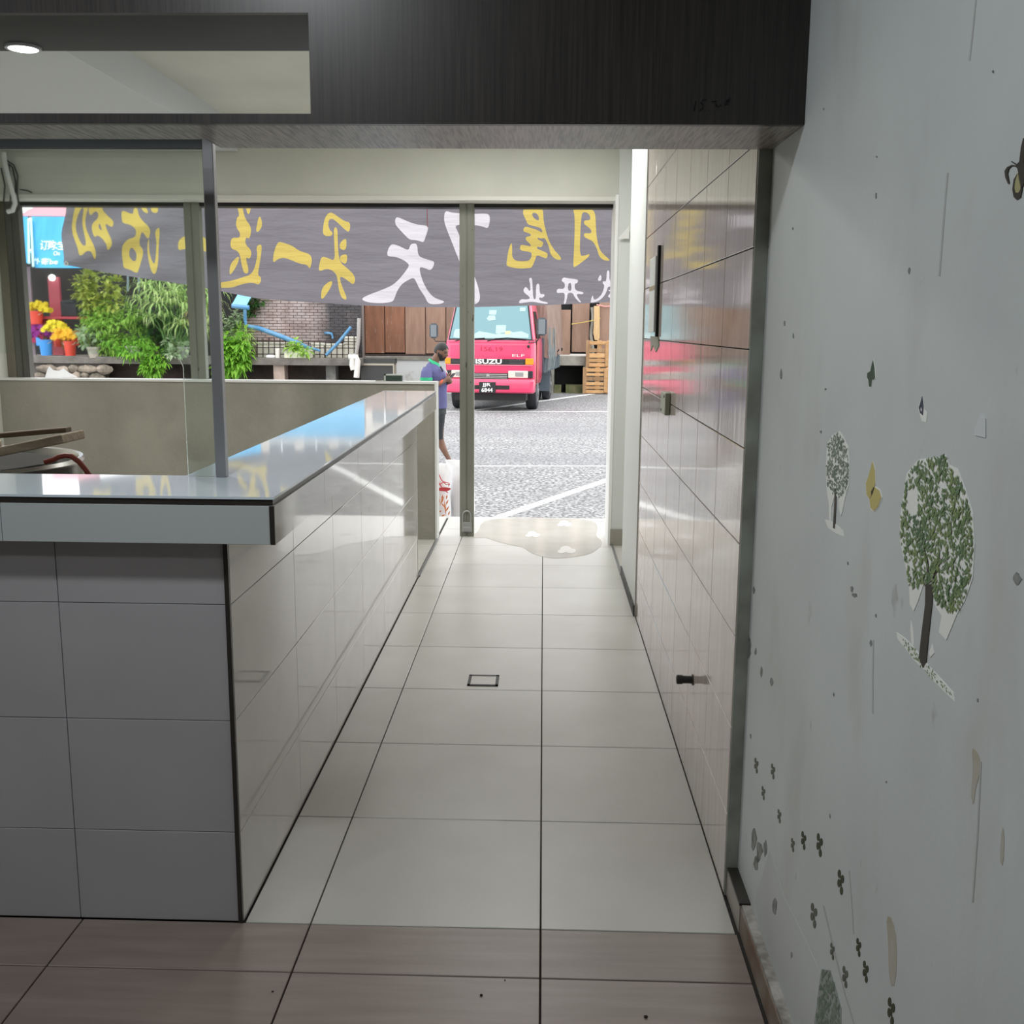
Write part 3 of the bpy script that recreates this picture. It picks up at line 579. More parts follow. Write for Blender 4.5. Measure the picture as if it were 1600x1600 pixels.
def hang(name, mb, material):
    """tessellated flat cloth in x-z, cut finely and bent onto the hanging surface"""
    bm = bmesh.new(); vv = [bm.verts.new(v) for v in mb.v]
    for f in mb.f:
        try: bm.faces.new([vv[i] for i in f])
        except ValueError: pass
    for k in range(70):
        bmesh.ops.bisect_plane(bm, geom=bm.verts[:]+bm.edges[:]+bm.faces[:], plane_co=(-3.9+.066*k, 0, 0), plane_no=(1, 0, 0))
    for k in range(17):
        bmesh.ops.bisect_plane(bm, geom=bm.verts[:]+bm.edges[:]+bm.faces[:], plane_co=(0, 0, 1.68+.055*k), plane_no=(0, 0, 1))
    bmesh.ops.recalc_face_normals(bm, faces=bm.faces)
    for v in bm.verts: v.co.y = ban_y(v.co.x, v.co.z)
    for f in bm.faces: f.smooth = True
    me = bpy.data.meshes.new(name); bm.to_mesh(me); bm.free()
    return obj(name, me, material, bt)
def sheet(loops):
    mb = MB(); flat = [p for l in loops for p in l]
    tris = tessellate_polygon([[Vector((p[0], p[1], 0)) for p in l] for l in loops])
    return mb.add([(p[0], 0, p[1]) for p in flat], [tuple(t) for t in tris])
def letters(name, material, zone, shapes):
    mb = MB()
    for sh in shapes:
        out, holes = (sh[0], sh[1:]) if isinstance(sh[0], list) else (sh, ())
        tr_ = lambda p: [(q.x, min(q.z, ZTOP-.01)) for q in (at(*zone(u, v), Y=YBAN) for u, v in chaikin(p, 2))]
        o_, h_ = tr_(out), [tr_(h) for h in holes]
        CUTS.append(o_); ISLES.extend(h_); m_ = sheet([o_]+h_); mb.add(m_.v, m_.f)
    return hang(name, mb, material)
RA = lambda u, v: (550+u*.14375, 310+v*.14375)
RB = lambda u, v: (770+u*.125, 310+v*.125)
RC = lambda u, v: (100+u*.15625, 310+v*.15625)
RD = lambda u, v: (320+u*.2125, 290+v*.2125)
letters('character', BWHI, RA, [
 [(470, 235), (485, 205), (520, 212), (600, 250), (700, 285), (800, 295), (830, 310), (825, 345), (800, 420), (778, 480), (740, 465), (690, 452), (630, 450), (590, 415), (530, 350), (475, 290)],
 [(382, 610), (390, 560), (420, 505), (455, 497), (520, 520), (615, 570), (630, 510), (660, 490), (710, 492), (715, 620), (780, 655), (880, 680), (898, 700), (880, 755), (850, 783), (800, 760), (730, 742), (745, 830), (780, 930), (840, 1030), (900, 1085), (1000, 1115), (1000, 1135), (940, 1150), (860, 1150), (820, 1130), (790, 1060), (730, 980), (700, 910), (670, 858), (600, 890), (540, 930), (490, 1000), (455, 1100), (430, 1125), (340, 1138), (200, 1135), (115, 1110), (108, 1085), (160, 1055), (400, 965), (480, 910), (560, 820), (618, 740), (615, 710), (560, 670), (480, 635), (395, 630)]])
letters('character', BWHI, RA, [
 [(1018, 132), (1080, 155), (1160, 160), (1300, 172), (1440, 165), (1485, 172), (1500, 210), (1495, 270), (1478, 330), (1420, 305), (1340, 292), (1240, 287), (1115, 290), (1150, 360), (1230, 560), (1310, 790), (1360, 920), (1390, 1040), (1390, 1110), (1350, 1150), (1310, 1150), (1270, 1080), (1220, 820), (1140, 610), (1060, 410), (1005, 270), (1000, 190)]])
letters('character', BYEL, RB, [[
 [(375, 170), (390, 130), (420, 105), (560, 108), (630, 130), (632, 250), (645, 330), (670, 430), (700, 530), (770, 650), (830, 710), (858, 755), (840, 772), (780, 760), (720, 700), (705, 610), (665, 520), (640, 490), (600, 505), (560, 485), (560, 510), (630, 545), (632, 570), (605, 615), (555, 600), (550, 630), (620, 655), (690, 690), (680, 740), (660, 752), (600, 725), (545, 710), (530, 770), (490, 860), (460, 872), (320, 880), (175, 850), (170, 810), (195, 640), (238, 538), (243, 640), (240, 700), (250, 750), (300, 785), (390, 788), (450, 780), (480, 745), (490, 680), (440, 665), (340, 650), (340, 600), (360, 578), (420, 590), (480, 600), (470, 570), (410, 520), (412, 480), (475, 470), (475, 445), (440, 430), (378, 412), (385, 370), (410, 350), (470, 365), (560, 395), (615, 428), (620, 410), (605, 370), (540, 350), (435, 325), (420, 280), (385, 210)],
 [(485, 190), (520, 170), (570, 205), (580, 270), (560, 275), (510, 245)]]])
letters('character', BYEL, RB, [
 [(1005, 150), (1020, 120), (1080, 108), (1180, 118), (1280, 155), (1288, 330), (1300, 500), (1340, 650), (1400, 710), (1465, 770), (1450, 783), (1380, 770), (1325, 715), (1310, 640), (1260, 540), (1200, 510), (1140, 480), (1140, 430), (1230, 440), (1232, 390), (1190, 355), (1140, 320), (1140, 275), (1220, 270), (1218, 220), (1180, 175), (1130, 170), (1108, 210), (1095, 400), (1085, 720), (1150, 715), (1215, 688), (1200, 730), (1110, 800), (1015, 865), (1005, 840), (1015, 640), (1025, 350), (1020, 190)]])
letters('small_character', BWHI, RB, [
 [(315, 1315), (350, 1258), (420, 1265), (465, 1255), (455, 1225), (410, 1195), (378, 1155), (405, 1105), (430, 1120), (468, 1175), (470, 1080), (450, 1010), (470, 990), (492, 1000), (498, 1120), (505, 1255), (540, 1265), (540, 1090), (560, 1062), (585, 1075), (585, 1200), (640, 1195), (650, 1215), (620, 1245), (575, 1235), (585, 1280), (690, 1300), (685, 1320), (600, 1310), (500, 1290), (420, 1300)]])
letters('small_character', BWHI, RB, [[
 [(855, 1035), (880, 982), (940, 1000), (1070, 1012), (1060, 1058), (1020, 1065), (1030, 1155), (1137, 1170), (1128, 1200), (1045, 1190), (1060, 1240), (1110, 1300), (1080, 1300), (1020, 1230), (1000, 1180), (935, 1180), (930, 1240), (910, 1320), (885, 1318), (900, 1250), (900, 1180), (850, 1180), (795, 1185), (805, 1125), (895, 1135), (905, 1060)],
 [(945, 1060), (980, 1050), (985, 1160), (935, 1150)]]])
letters('small_character', BWHI, RB, [
 [(1310, 1020), (1340, 950), (1362, 980), (1355, 1025), (1330, 1032)],
 [(1420, 1045), (1425, 910), (1440, 897), (1460, 905), (1455, 1040), (1530, 1060), (1530, 1110), (1440, 1095), (1425, 1160), (1385, 1230), (1320, 1285), (1230, 1305), (1220, 1290), (1250, 1195), (1258, 1270), (1310, 1255), (1370, 1190), (1400, 1080), (1370, 1065), (1380, 1030)],
 [(1430, 1230), (1480, 1170), (1440, 1150), (1460, 1140), (1530, 1135), (1530, 1250), (1480, 1245)]])
letters('character', BYEL, RC, [
 [[(85, 50), (190, 50), (235, 50), (238, 180), (245, 330), (270, 450), (322, 612), (290, 600), (228, 495), (125, 592), (120, 480), (100, 280)],
  [(185, 75), (150, 110), (138, 250), (150, 380), (165, 455), (185, 475), (210, 455), (218, 330), (205, 200)]],
 [[(240, 50), (380, 50), (410, 125), (505, 220), (510, 245), (485, 298), (430, 245), (430, 330), (465, 440), (465, 470), (430, 535), (400, 440), (335, 360), (300, 395), (292, 320), (310, 255), (375, 205), (370, 150), (325, 130), (295, 185), (250, 135)],
  [(380, 240), (390, 330), (358, 300)]]])
letters('character', BYEL, RC, [
 [[(590, 225), (600, 140), (625, 128), (705, 170), (715, 110), (752, 85), (755, 200), (865, 300), (858, 400), (840, 405), (790, 340), (765, 335), (760, 460), (812, 515), (805, 580), (740, 720), (720, 750), (660, 710), (608, 700), (615, 620), (590, 500), (590, 460), (640, 400), (710, 390), (715, 310), (660, 260), (595, 250)],
  [(690, 485), (745, 540), (745, 600), (720, 642), (680, 600), (672, 530)]],
 [(850, 410), (862, 410), (870, 560), (885, 640), (905, 660), (930, 560), (940, 440), (910, 340), (930, 300), (958, 290), (962, 440), (950, 600), (915, 740), (890, 762), (855, 710), (850, 560)],
 [(778, 55), (815, 55), (848, 130), (838, 155), (795, 130)], [(880, 55), (945, 55), (940, 140), (910, 147), (875, 135)]])
letters('character', BYEL, RC, [[(1150, 525), (1143, 450), (1175, 395), (1260, 360), (1360, 362), (1430, 410), (1550, 450), (1548, 530), (1430, 540), (1340, 500), (1200, 505)]])
letters('character', BYEL, RD, [
 [(232, 130), (272, 130), (290, 240), (342, 305), (328, 395), (300, 375), (292, 430), (345, 480), (330, 545), (295, 520), (330, 640), (290, 650), (270, 580), (250, 480), (185, 465), (192, 380), (255, 385), (260, 350), (225, 300), (235, 230), (255, 225)],
 [(292, 130), (345, 130), (318, 235)], [(398, 200), (424, 290), (388, 345), (370, 330)], [(252, 510), (247, 570), (185, 668), (180, 620), (195, 565)],
 [(70, 720), (200, 700), (290, 670), (340, 655), (370, 600), (385, 510), (375, 450), (400, 430), (420, 440), (400, 600), (390, 660), (420, 675), (405, 735), (345, 708), (240, 735), (205, 752), (80, 750)]])
letters('character', BYEL, RD, [[(500, 572), (503, 500), (533, 412), (575, 418), (650, 445), (690, 480), (792, 508), (772, 620), (750, 580), (700, 575), (640, 550), (580, 528), (535, 540)]])
letters('character', BYEL, RD, [
 [(866, 368), (868, 300), (885, 230), (920, 193), (960, 213), (1020, 260), (1072, 270), (1062, 344), (1030, 325), (985, 280), (945, 245), (915, 245), (905, 280), (915, 325), (940, 345), (930, 372)],
 [(945, 306), (974, 306), (975, 420), (985, 560), (1050, 610), (1108, 668), (1098, 736), (1040, 690), (990, 660), (1000, 720), (1052, 842), (1008, 832), (985, 770), (975, 690), (960, 640), (900, 605), (832, 634), (838, 580), (855, 518), (900, 530), (955, 555), (950, 430)],
 [(988, 430), (1010, 400), (1041, 385), (1038, 478), (990, 465)], [(990, 515), (1050, 498), (1040, 583), (992, 555)], [(938, 692), (932, 740), (870, 832), (851, 832), (855, 770), (880, 728)]])
outl = [(p.x, p.z) for p in bot[:-1]]+[(x_r, bot_z(x_r)), (x_r, ZTOP), (x_l+.075, ZTOP)]
mb = sheet([outl]+CUTS)
for h in ISLES: m_ = sheet([h]); mb.add(m_.v, m_.f)
hang('cloth', mb, BAN)
for x in (-3.6, -2.5, -1.4, -.3, .6): obj('hanging_cord', MB().tube([(x, YBAN, ZTOP-.01), (x, 7.9, 2.75)], .005, 5), WHITE, bt)
obj('eyelet', MB().lathe([(.008, 0), (.018, 0), (.018, .006), (.008, .006)], (at(103, 412, Y=8.33).x, 8.335, at(103, 412, Y=8.33).z), 14, 'Y', cap=False), WHITE, bt)
obj('red_thread', MB().tube([at(667, 318, Y=8.32), at(668, 355, Y=8.32)], .0025, 5), mat('red_cord', (.35, .04, .04)), bt)

# ------------------------------------------------------------------ person with a phone
YM = 14.1
SKIN = mat('brown_skin', (.17, .085, .055), .55, col2=(.21, .11, .075), scale=12)
SHIRT = mat('indigo_shirt', (.085, .085, .20), .85, col2=(.11, .11, .25), scale=5, bump=.3, bscale=16)
GREENC = mat('green_collar', (.03, .42, .20), .8); SHORT = mat('black_shorts', (.018, .02, .025), .8, col2=(.035, .04, .045), scale=7)
HAIR = mat('black_hair', (.012, .011, .011), .6)
def mp(px, py, dy=0): q = at(px, py, Y=YM); return Vector((q.x, YM+dy, q.z))
pe = thing('person', tuple(mp(690, 725)[:2])+(-.30,), 'bearded person in indigo polo shirt and black shorts looking down at a phone', 'person')
ZG = -.30
mbB = bpy.data.meshes.new('b'); bmv = []; bme = []; bmr = []
def chain(pts, root=None):
    ids = []
    for p, r in pts:
        bmv.append(p); bmr.append(r); ids.append(len(bmv)-1)
    if root is not None: bme.append((root, ids[0]))
    bme.extend(zip(ids, ids[1:])); return ids
sp = chain([(mp(683, 634), (.13, .14)), (mp(682, 620), (.12, .13)), (mp(680, 604), (.115, .13)), (mp(679, 588), (.115, .15)), (mp(677.5, 576), (.08, .13)), (mp(678.5, 569), (.055, .055)), (mp(681, 561), (.058, .058)), (mp(684, 556), (.06, .06)), (mp(686.5, 552), (.05, .05))])
chain([(mp(671, 578, -.17), (.06, .06)), (mp(668.5, 588, -.20), (.052, .052)), (mp(669, 599, -.21), (.044, .044)), (mp(680, 600, -.23), (.042, .042)), (mp(690, 597.5, -.20), (.034, .034)), (mp(697, 594, -.16), (.026, .026)), (mp(701, 592, -.13), (.034, .022))], sp[3])
chain([(mp(679, 578, .17), (.06, .06)), (mp(680, 590, .19), (.05, .05)), (mp(682, 601, .17), (.043, .043)), (mp(691, 602, .08), (.038, .038)), (mp(699, 598.5, 0), (.028, .028)), (mp(703, 596, -.06), (.034, .022))], sp[3])
chain([(mp(686.5, 648, -.09), (.088, .088)), (mp(687.5, 668, -.095), (.07, .07)), (mp(688, 684, -.10), (.058, .058)), (mp(691.5, 695, -.10), (.056, .056)), (mp(697, 706, -.10), (.042, .042)), (mp(702.5, 716, -.10), (.032, .032)), (mp(704, 721.5, -.10), (.038, .030)), (mp(709, 725, -.10), (.045, .022)), (mp(714, 727, -.10), (.04, .016))], sp[0])
zl = Vector((mp(672, 700).x, YM+.10, ZG))
chain([(mp(681, 648, .09), (.088, .088)), (mp(679, 668, .10), (.07, .07)), (mp(676, 684, .10), (.058, .058)), (mp(673, 700, .10), (.052, .052)), (mp(671, 716, .10), (.034, .034)), (mp(670.5, 724, .10), (.036, .03)), (mp(676, 728, .10), (.042, .022)), (mp(681, 729, .10), (.038, .016))], sp[0])
mbB.from_pydata([tuple(v) for v in bmv], bme, [])
bo = bpy.data.objects.new('b', mbB); COL.objects.link(bo)
sk = bo.modifiers.new('s', 'SKIN'); sk.use_smooth_shade = True
for i, r in enumerate(bmr): mbB.skin_vertices[0].data[i].radius = r
mbB.skin_vertices[0].data[sp[0]].use_root = True
ss = bo.modifiers.new('u', 'SUBSURF'); ss.levels = ss.render_levels = 2
dg = bpy.context.evaluated_depsgraph_get(); me = bpy.data.meshes.new_from_object(bo.evaluated_get(dg))
base = MB().add([v.co[:] for v in me.vertices], [tuple(p.vertices) for p in me.polygons]); bpy.data.objects.remove(bo)
# head: profile facing +X, tilted down and turned a little to the camera; local x forward, y left, z up
HC = mp(689.5, 549.5); HR = Matrix.Rotation(R(-24), 4, 'Z') @ Matrix.Rotation(R(20), 4, 'Y'); HM = Matrix.Translation(HC) @ HR
def head_pt(th, ph):
    x, y, z = math.sin(th)*math.cos(ph), math.sin(th)*math.sin(ph), math.cos(th)
    X, Y_, Z_ = x*.100, y*.077, z*.118
    if x > 0: X *= .93
    if z < 0: X = X*(1-.10*(-z)) + .012*(-z)*(x > 0); Y_ *= 1-.22*z*z*(-z if z < 0 else 0)-.12*(-z)
    f = max(0, x)**2
    g = lambda a, b, s, t: math.exp(-((Y_-a)/s)**2-((Z_-b)/t)**2)
    if x > 0:
        X += .026*g(0, -.018, .013, .016)+.012*g(0, .004, .010, .022)      # nose
        X -= .009*(g(.030, .012, .016, .010)+g(-.030, .012, .016, .010))     # eye sockets
        X += .006*g(0, .030, .05, .009)                                      # brow
        X += .007*(g(0, -.050, .022, .006)+g(0, -.062, .020, .006)) - .004*g(0, -.056, .02, .003)   # lips
        X += .012*g(0, -.092, .022, .018)                                    # chin
    return Vector((X, Y_, Z_))
hd = MB(); NT, NP = 36, 48
hv = [HM @ head_pt(math.pi*i/NT, 2*math.pi*j/NP) for i in range(NT+1) for j in range(NP)]
hf = [(i*NP+j, (i+1)*NP+j, (i+1)*NP+(j+1) % NP, i*NP+(j+1) % NP) for i in range(NT) for j in range(NP)]
base.add(hv, hf)
for s in (-1, 1):                                                            # ears
    base.ball((0, 0, 0), .03, 10, 8, (.62, .30, 1)); k = 90
    base.v[-k:] = [tuple(HM @ (Vector(v)+Vector((-.008, s*.074, .0)))) for v in base.v[-k:]]
# hands: palm + five bent fingers each, closed round the phone
PHC = mp(706.5, 588.5, -.11)
def hand(wrist, palm, side):
    wrist, palm = Vector(wrist), Vector(palm); ax = (palm-wrist).normalized(); up = Vector((0, 0, 1)); lat = ax.cross(up).normalized()
    base.tube([wrist, wrist.lerp(palm, .5), palm, palm+ax*.02], [.024, .032, .034, .022], 10)
    for k, (L_, sp_) in enumerate(((.062, .9), (.072, .3), (.068, -.3), (.052, -.9))):
        r0 = palm+up*.020*sp_+ax*.012; c1 = r0+ax*L_*.5+lat*side*.012; c2 = c1+ax*L_*.25+lat*side*.032+up*.004; c3 = c2+lat*side*.026-ax*.012
        base.tube([r0, c1, c2, c3], [.0105, .0098, .009, .007], 7)
    t0 = wrist.lerp(palm, .55)+up*.024; base.tube([t0, t0+up*.024+ax*.016, t0+up*.034+ax*.042+lat*side*.012, t0+up*.032+ax*.062+lat*side*.02], [.013, .012, .011, .008], 7)
hand(mp(697, 594, -.16), mp(703, 590.5, -.135), -1)
hand(mp(699, 598.5, -.0), mp(704.5, 595.5, -.07), 1)
bo2 = bpy.data.objects.new('b2', mesh_of('b2', base)); COL.objects.link(bo2)
rm = bo2.modifiers.new('r', 'REMESH'); rm.mode = 'VOXEL'; rm.voxel_size = .0062; rm.use_smooth_shade = True
sm = bo2.modifiers.new('m', 'SMOOTH'); sm.factor = .5; sm.iterations = 2
dg = bpy.context.evaluated_depsgraph_get(); me = bpy.data.meshes.new_from_object(bo2.evaluated_get(dg)); bpy.data.objects.remove(bo2)
for p in me.polygons: p.use_smooth = True
obj('body', me, SKIN, pe)
def head_shell(sel, d):
    mb = MB(); idx = {}
    for i in range(NT):
        for j in range(NP):
            q = head_pt(math.pi*(i+.5)/NT, 2*math.pi*(j+.5)/NP)
            if sel(q):
                fs = []
                for a, b in ((i, j), (i+1, j), (i+1, j+1), (i, j+1)):
                    p = head_pt(math.pi*a/NT, 2*math.pi*b/NP); fs.append(HM @ (p*(1+d/p.length)))
                mb.add(fs, [(0, 1, 2, 3)])
    return mb
obj('hair', head_shell(lambda q: (q.z > .052 or (q.x < .012 and q.z > -.035 and not (abs(q.y) > .05 and q.x > -.02 and q.z < .02)) or (q.z > .03 and q.x < .055)) and not (q.x > .070 and q.z < .082), .0075), HAIR, pe, smooth=True)
obj('beard', head_shell(lambda q: (q.z < -.058 and q.x > .0) or (-.060 <= q.z < -.026+.25*max(0, .05-q.x) and .004 < q.x < .062 and abs(q.y) > .04) or (-.048 < q.z < -.036 and q.x > .05 and abs(q.y) < .035), .0045), mat('black_beard', (.022, .016, .014), .7), pe, smooth=True)
eb = MB(); ew = MB()
for s in (-1, 1):
    eb.tube([HM @ Vector((.087, s*.014, .029)), HM @ Vector((.088, s*.030, .033)), HM @ Vector((.074, s*.048, .028))], .0042, 6)
    ew.tube([HM @ Vector((.083, s*.020, .009)), HM @ Vector((.085, s*.030, .008)), HM @ Vector((.077, s*.041, .009))], .0045, 6)
obj('eyebrows', eb, HAIR, pe, kind='stuff'); obj('eyes', ew, mat('dark_eye', (.02, .014, .012), .3), pe, kind='stuff')
obj('mouth', MB().tube([HM @ Vector((.089, -.018, -.058)), HM @ Vector((.098, 0, -.055)), HM @ Vector((.089, .018, -.058))], .004, 6), mat('lip', (.13, .05, .04), .5), pe)
def ring(py, xl, xr, hy, n=20, dy=0, tilt=0):
    a = mp(xl, py); b = mp(xr, py); c = (a+b)/2; hx = (b.x-a.x)/2
    return [Vector((c.x+hx*math.copysign(abs(math.cos(t))**.85, math.cos(t)), YM+dy+hy*math.copysign(abs(math.sin(t))**.8, math.sin(t)), c.z+tilt*math.cos(t)*hx)) for t in (2*math.pi*k/n for k in range(n))]
obj('polo_shirt', MB().loft([ring(566.5, 671.5, 685, .068, tilt=-.25), ring(571, 667, 688, .13, tilt=-.2), ring(576, 663.5, 692, .195), ring(582, 661, 696, .21), ring(590, 660.5, 698.5, .20), ring(600, 662, 699, .19), ring(612, 664.5, 698, .185), ring(624, 667, 698.5, .19), ring(637, 670, 698.5, .195), ring(637, 671, 697.5, .185)], cap=False)
    .loft([[mp(x, y, -.19+.09*math.sin(t)) if False else (mp(cx, cy, cyy)+Vector((r*math.cos(t), r*math.sin(t), 0))) for t in (2*math.pi*k/14 for k in range(14))] for cx, cy, cyy, r in ((671, 573, -.13, .07), (669.5, 580, -.19, .078), (669, 589, -.21, .080), (669, 597, -.22, .080))], cap=False)
    .loft([[(mp(cx, cy, cyy)+Vector((r*math.cos(t), r*math.sin(t), 0))) for t in (2*math.pi*k/14 for k in range(14))] for cx, cy, cyy, r in ((680, 573, .13, .07), (681, 580, .19, .085), (681.5, 597, .20, .085))], cap=False), SHIRT, pe, smooth=True, fix=False)
obj('sleeve_band', MB().loft([[(mp(669, cy, -.22)+Vector((r*math.cos(t), r*math.sin(t), 0))) for t in (2*math.pi*k/14 for k in range(14))] for cy, r in ((588.5, .0815), (591, .0835), (593, .0835), (593, .082))], cap=False)
    .loft([[(mp(669, cy, -.22)+Vector((r*math.cos(t), r*math.sin(t), 0))) for t in (2*math.pi*k/14 for k in range(14))] for cy, r in ((594.6, .082), (594.6, .0845), (597.6, .0845), (597.6, .073))], cap=False), GREENC, pe, smooth=True, fix=False)
obj('collar', MB().loft([ring(563.5, 672.5, 684.5, .066, tilt=-.5), ring(567, 669.8, 688.5, .088, tilt=-.65), ring(569.5, 669.4, 689.6, .094, tilt=-.72), ring(569.3, 670.2, 688.6, .088, tilt=-.72)], cap=False), GREENC, pe, smooth=True)
obj('placket', MB().tube([mp(690, 572, -.16), mp(694, 580, -.165)], .012, 6), SHORT, pe)
obj('chest_badge', MB().prism([(697, 576), (700, 579.5), (701, 584), (698.5, 581)], lambda u, v, w: mp(u, v, -.12-w), .004), WHITE, pe)
obj('shorts', MB().loft([ring(632, 671, 697.5, .17), ring(640, 671.5, 697, .185), ring(647, 672, 697, .19)], cap=False)
    .loft([ring(645, 676, 697, .10, dy=-.09), ring(660, 678.5, 695.5, .095, dy=-.09), ring(673, 680.5, 694, .09, dy=-.095), ring(684.5, 681, 693.8, .085, dy=-.10), ring(684, 682, 693, .078, dy=-.10)], cap=False)
    .loft([ring(645, 671, 692, .10, dy=.09), ring(660, 670, 688, .095, dy=.09), ring(684.5, 668, 683, .085, dy=.10)], cap=False), SHORT, pe, smooth=True, fix=False)
obj('wristband', MB().loft([[(mp(cx, cy, dy)+Vector((.012*math.sin(t), .036*math.cos(t), .040*math.sin(t)))) for t in (2*math.pi*k/14 for k in range(14))] for cx, cy, dy in ((690.2, 597.4, -.20), (692, 596.5, -.187), (693.6, 595.9, -.177))], cap=False), mat('orange_red_band', (.75, .09, .03), .6), pe, smooth=True)
SAND = mat('olive_sandal', (.16, .15, .09), .7)
def sandal(toe, heel, dy):
    a = mp(*heel, dy); b = mp(*toe, dy)
    return MB().loft([[Vector((p.x, p.y+w*math.cos(t), ZG+.002+h+.010*math.sin(t))) for t in (2*math.pi*k/10 for k in range(10))] for p, w, h in ((a, .03, .012), (a.lerp(b, .15), .04, .012), (a.lerp(b, .5), .04, .012), (a.lerp(b, .85), .048, .012), (b, .03, .014))])
obj('sandal', sandal((717, 725), (702, 725), -.10), SAND, pe, smooth=True)
obj('sandal', sandal((683, 725), (668, 725), .10), SAND, pe, smooth=True)
ph = thing('phone', tuple(PHC-Vector((0, 0, .05))), 'small phone held in both hands by the person in the indigo shirt', 'phone')
obj('casing', MB().box(-.036, .036, -.005, .005, -.055, .070, Matrix.Translation(PHC) @ Matrix.Rotation(R(65), 4, 'Z') @ Matrix.Rotation(R(40), 4, 'X')), BLACK, ph, bevel=.003)
obj('screen', MB().box(-.032, .032, -.0065, -.0048, -.048, .064, Matrix.Translation(PHC) @ Matrix.Rotation(R(65), 4, 'Z') @ Matrix.Rotation(R(40), 4, 'X')), mat('phone_glass', (.02, .025, .03), .08), ph)

# ------------------------------------------------------------------ truck, built in its own frame: x across (to image right), y away, z up
YT = 23.1; TX = at(765, 600, Y=YT).x
tk = thing('truck', (TX, YT, -.30), 'pink-red light lorry with brown tarpaulin load parked across the yard', 'truck', rz=R(-5.6))
PINK = mat('pink_red_paint', (.72, .045, .145), .28, coat=.6, col2=(.66, .04, .12), scale=2)
TBLK = mat('grille_black', (.014, .013, .014), .45); CHROME = mat('chrome', (.75, .75, .76), .15, 1)
RUB = mat('tyre_rubber', (.022, .024, .028), .8); GREYM = mat('mirror_grey', (.17, .19, .21), .45)
def tp(u, v):
    q = at(690+.11875*u, 470+.11875*v, Y=YT); return (q.x-TX, q.z+.30)
def tr_ring(z, hw, yf, yb, rc=.12, n=6):
    pts = []
    for cx, cy, a0 in ((hw-rc, yf+rc, -90), (hw-rc, yb-rc, 0), (-hw+rc, yb-rc, 90), (-hw+rc, yf+rc, 180)):
        pts += [Vector((cx+rc*math.cos(R(a0+90*k/n)), cy+rc*math.sin(R(a0+90*k/n)), z)) for k in range(n+1)]
    return pts
HW = 1.0
obj('cab', MB().loft([tr_ring(.58, HW-.03, .05, 1.7), tr_ring(.70, HW, .015, 1.7), tr_ring(1.05, HW+.005, 0, 1.72), tr_ring(1.45, HW, .005, 1.72), tr_ring(1.53, HW-.01, .03, 1.72), tr_ring(1.58, HW-.02, .09, 1.72, .11),
    tr_ring(2.50, HW-.17, .44, 1.66, .11), tr_ring(2.60, HW-.22, .56, 1.6, .12), tr_ring(2.64, HW-.34, .70, 1.5, .12)]), PINK, tk, local=True, smooth=True)
def panel(mb, pts, y, t=.01, slope=0, z0=0):
    return mb.prism(pts, lambda x, z, w: (x, y-w+slope*(z-z0), z), t)
SL = (.44-.09)/(2.50-1.58)
ws = [(-.905, 1.595), (.905, 1.595), (.765, 2.44), (-.765, 2.44)]
obj('windscreen_seal', panel(MB(), [(-.94, 1.565), (.94, 1.565), (.80, 2.475), (-.80, 2.475)], .082, .008, SL, 1.58), BLACK, tk, local=True)
obj('windscreen', panel(MB(), ws, .072, .006, SL, 1.58), mat('painted_sky_reflection', (.17, .30, .33), .08, spec=.3), tk, local=True)  # sky reflection put into an opaque blue-green base colour
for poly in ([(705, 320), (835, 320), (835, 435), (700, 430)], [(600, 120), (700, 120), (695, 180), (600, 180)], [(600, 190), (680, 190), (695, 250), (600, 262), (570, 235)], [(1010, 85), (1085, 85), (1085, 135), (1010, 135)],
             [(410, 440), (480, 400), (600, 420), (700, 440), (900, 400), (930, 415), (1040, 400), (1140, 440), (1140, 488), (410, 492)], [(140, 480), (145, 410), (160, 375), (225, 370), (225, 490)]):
    obj('paper', panel(MB(), [tp(*p) for p in poly], .064, .003, SL, 1.58), mat('aqua_paper_and_reflection', (.36, .52, .52), .5), tk, local=True)  # papers and whitish screen reflections, both drawn as pale flat patches
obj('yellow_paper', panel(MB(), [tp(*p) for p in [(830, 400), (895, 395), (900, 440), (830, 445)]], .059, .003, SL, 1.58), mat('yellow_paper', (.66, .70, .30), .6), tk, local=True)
for pts in ([(155, 535), (230, 510), (400, 500), (560, 492)], [(595, 530), (700, 500), (860, 488), (1115, 508)]):
    obj('wiper', MB().tube([(tp(*p)[0], .055+SL*(tp(*p)[1]-1.58), tp(*p)[1]) for p in pts], .012, 6), BLACK, tk, local=True)
obj('hood_crease', MB().box(-.93, .93, -.004, .01, 1.525, 1.535), mat('crease_shade_pink', (.45, .03, .09), .4), tk, local=True)  # darker pink strip paints the shade along the hood crease
za, zb_ = tp(0, 832)[1], tp(0, 760)[1]
obj('upper_grille', MB().box(tp(112, 0)[0], tp(1112, 0)[0], -.012, .02, za, zb_), TBLK, tk, local=True)
for k in range(3):
    z = za+(zb_-za)*(k+.8)/3.6
    for x0, x1 in ((tp(900, 0)[0], tp(1090, 0)[0]), (-.86, tp(225, 0)[0])): obj('slat', MB().box(x0, x1, -.018, -.011, z-.008, z+.008), mat('dark_grey_plastic', (.06, .058, .062), .5), tk, local=True)
for x0, x1 in ((tp(1115, 0)[0], tp(1222, 0)[0]), (tp(36, 0)[0], tp(110, 0)[0])):
    obj('indicator', MB().box(x0, x1, -.022, .02, za+.005, zb_+.02), mat('amber_lens', (.85, .30, .02), .25), tk, local=True, bevel=.008)
obj('upper_grille_trim', MB().box(-.95, .95, -.014, .01, za-.018, za-.004), mat('light_pink_edge', (.80, .30, .36), .3), tk, local=True)
a0, a1 = tp(445, 828), tp(795, 768)
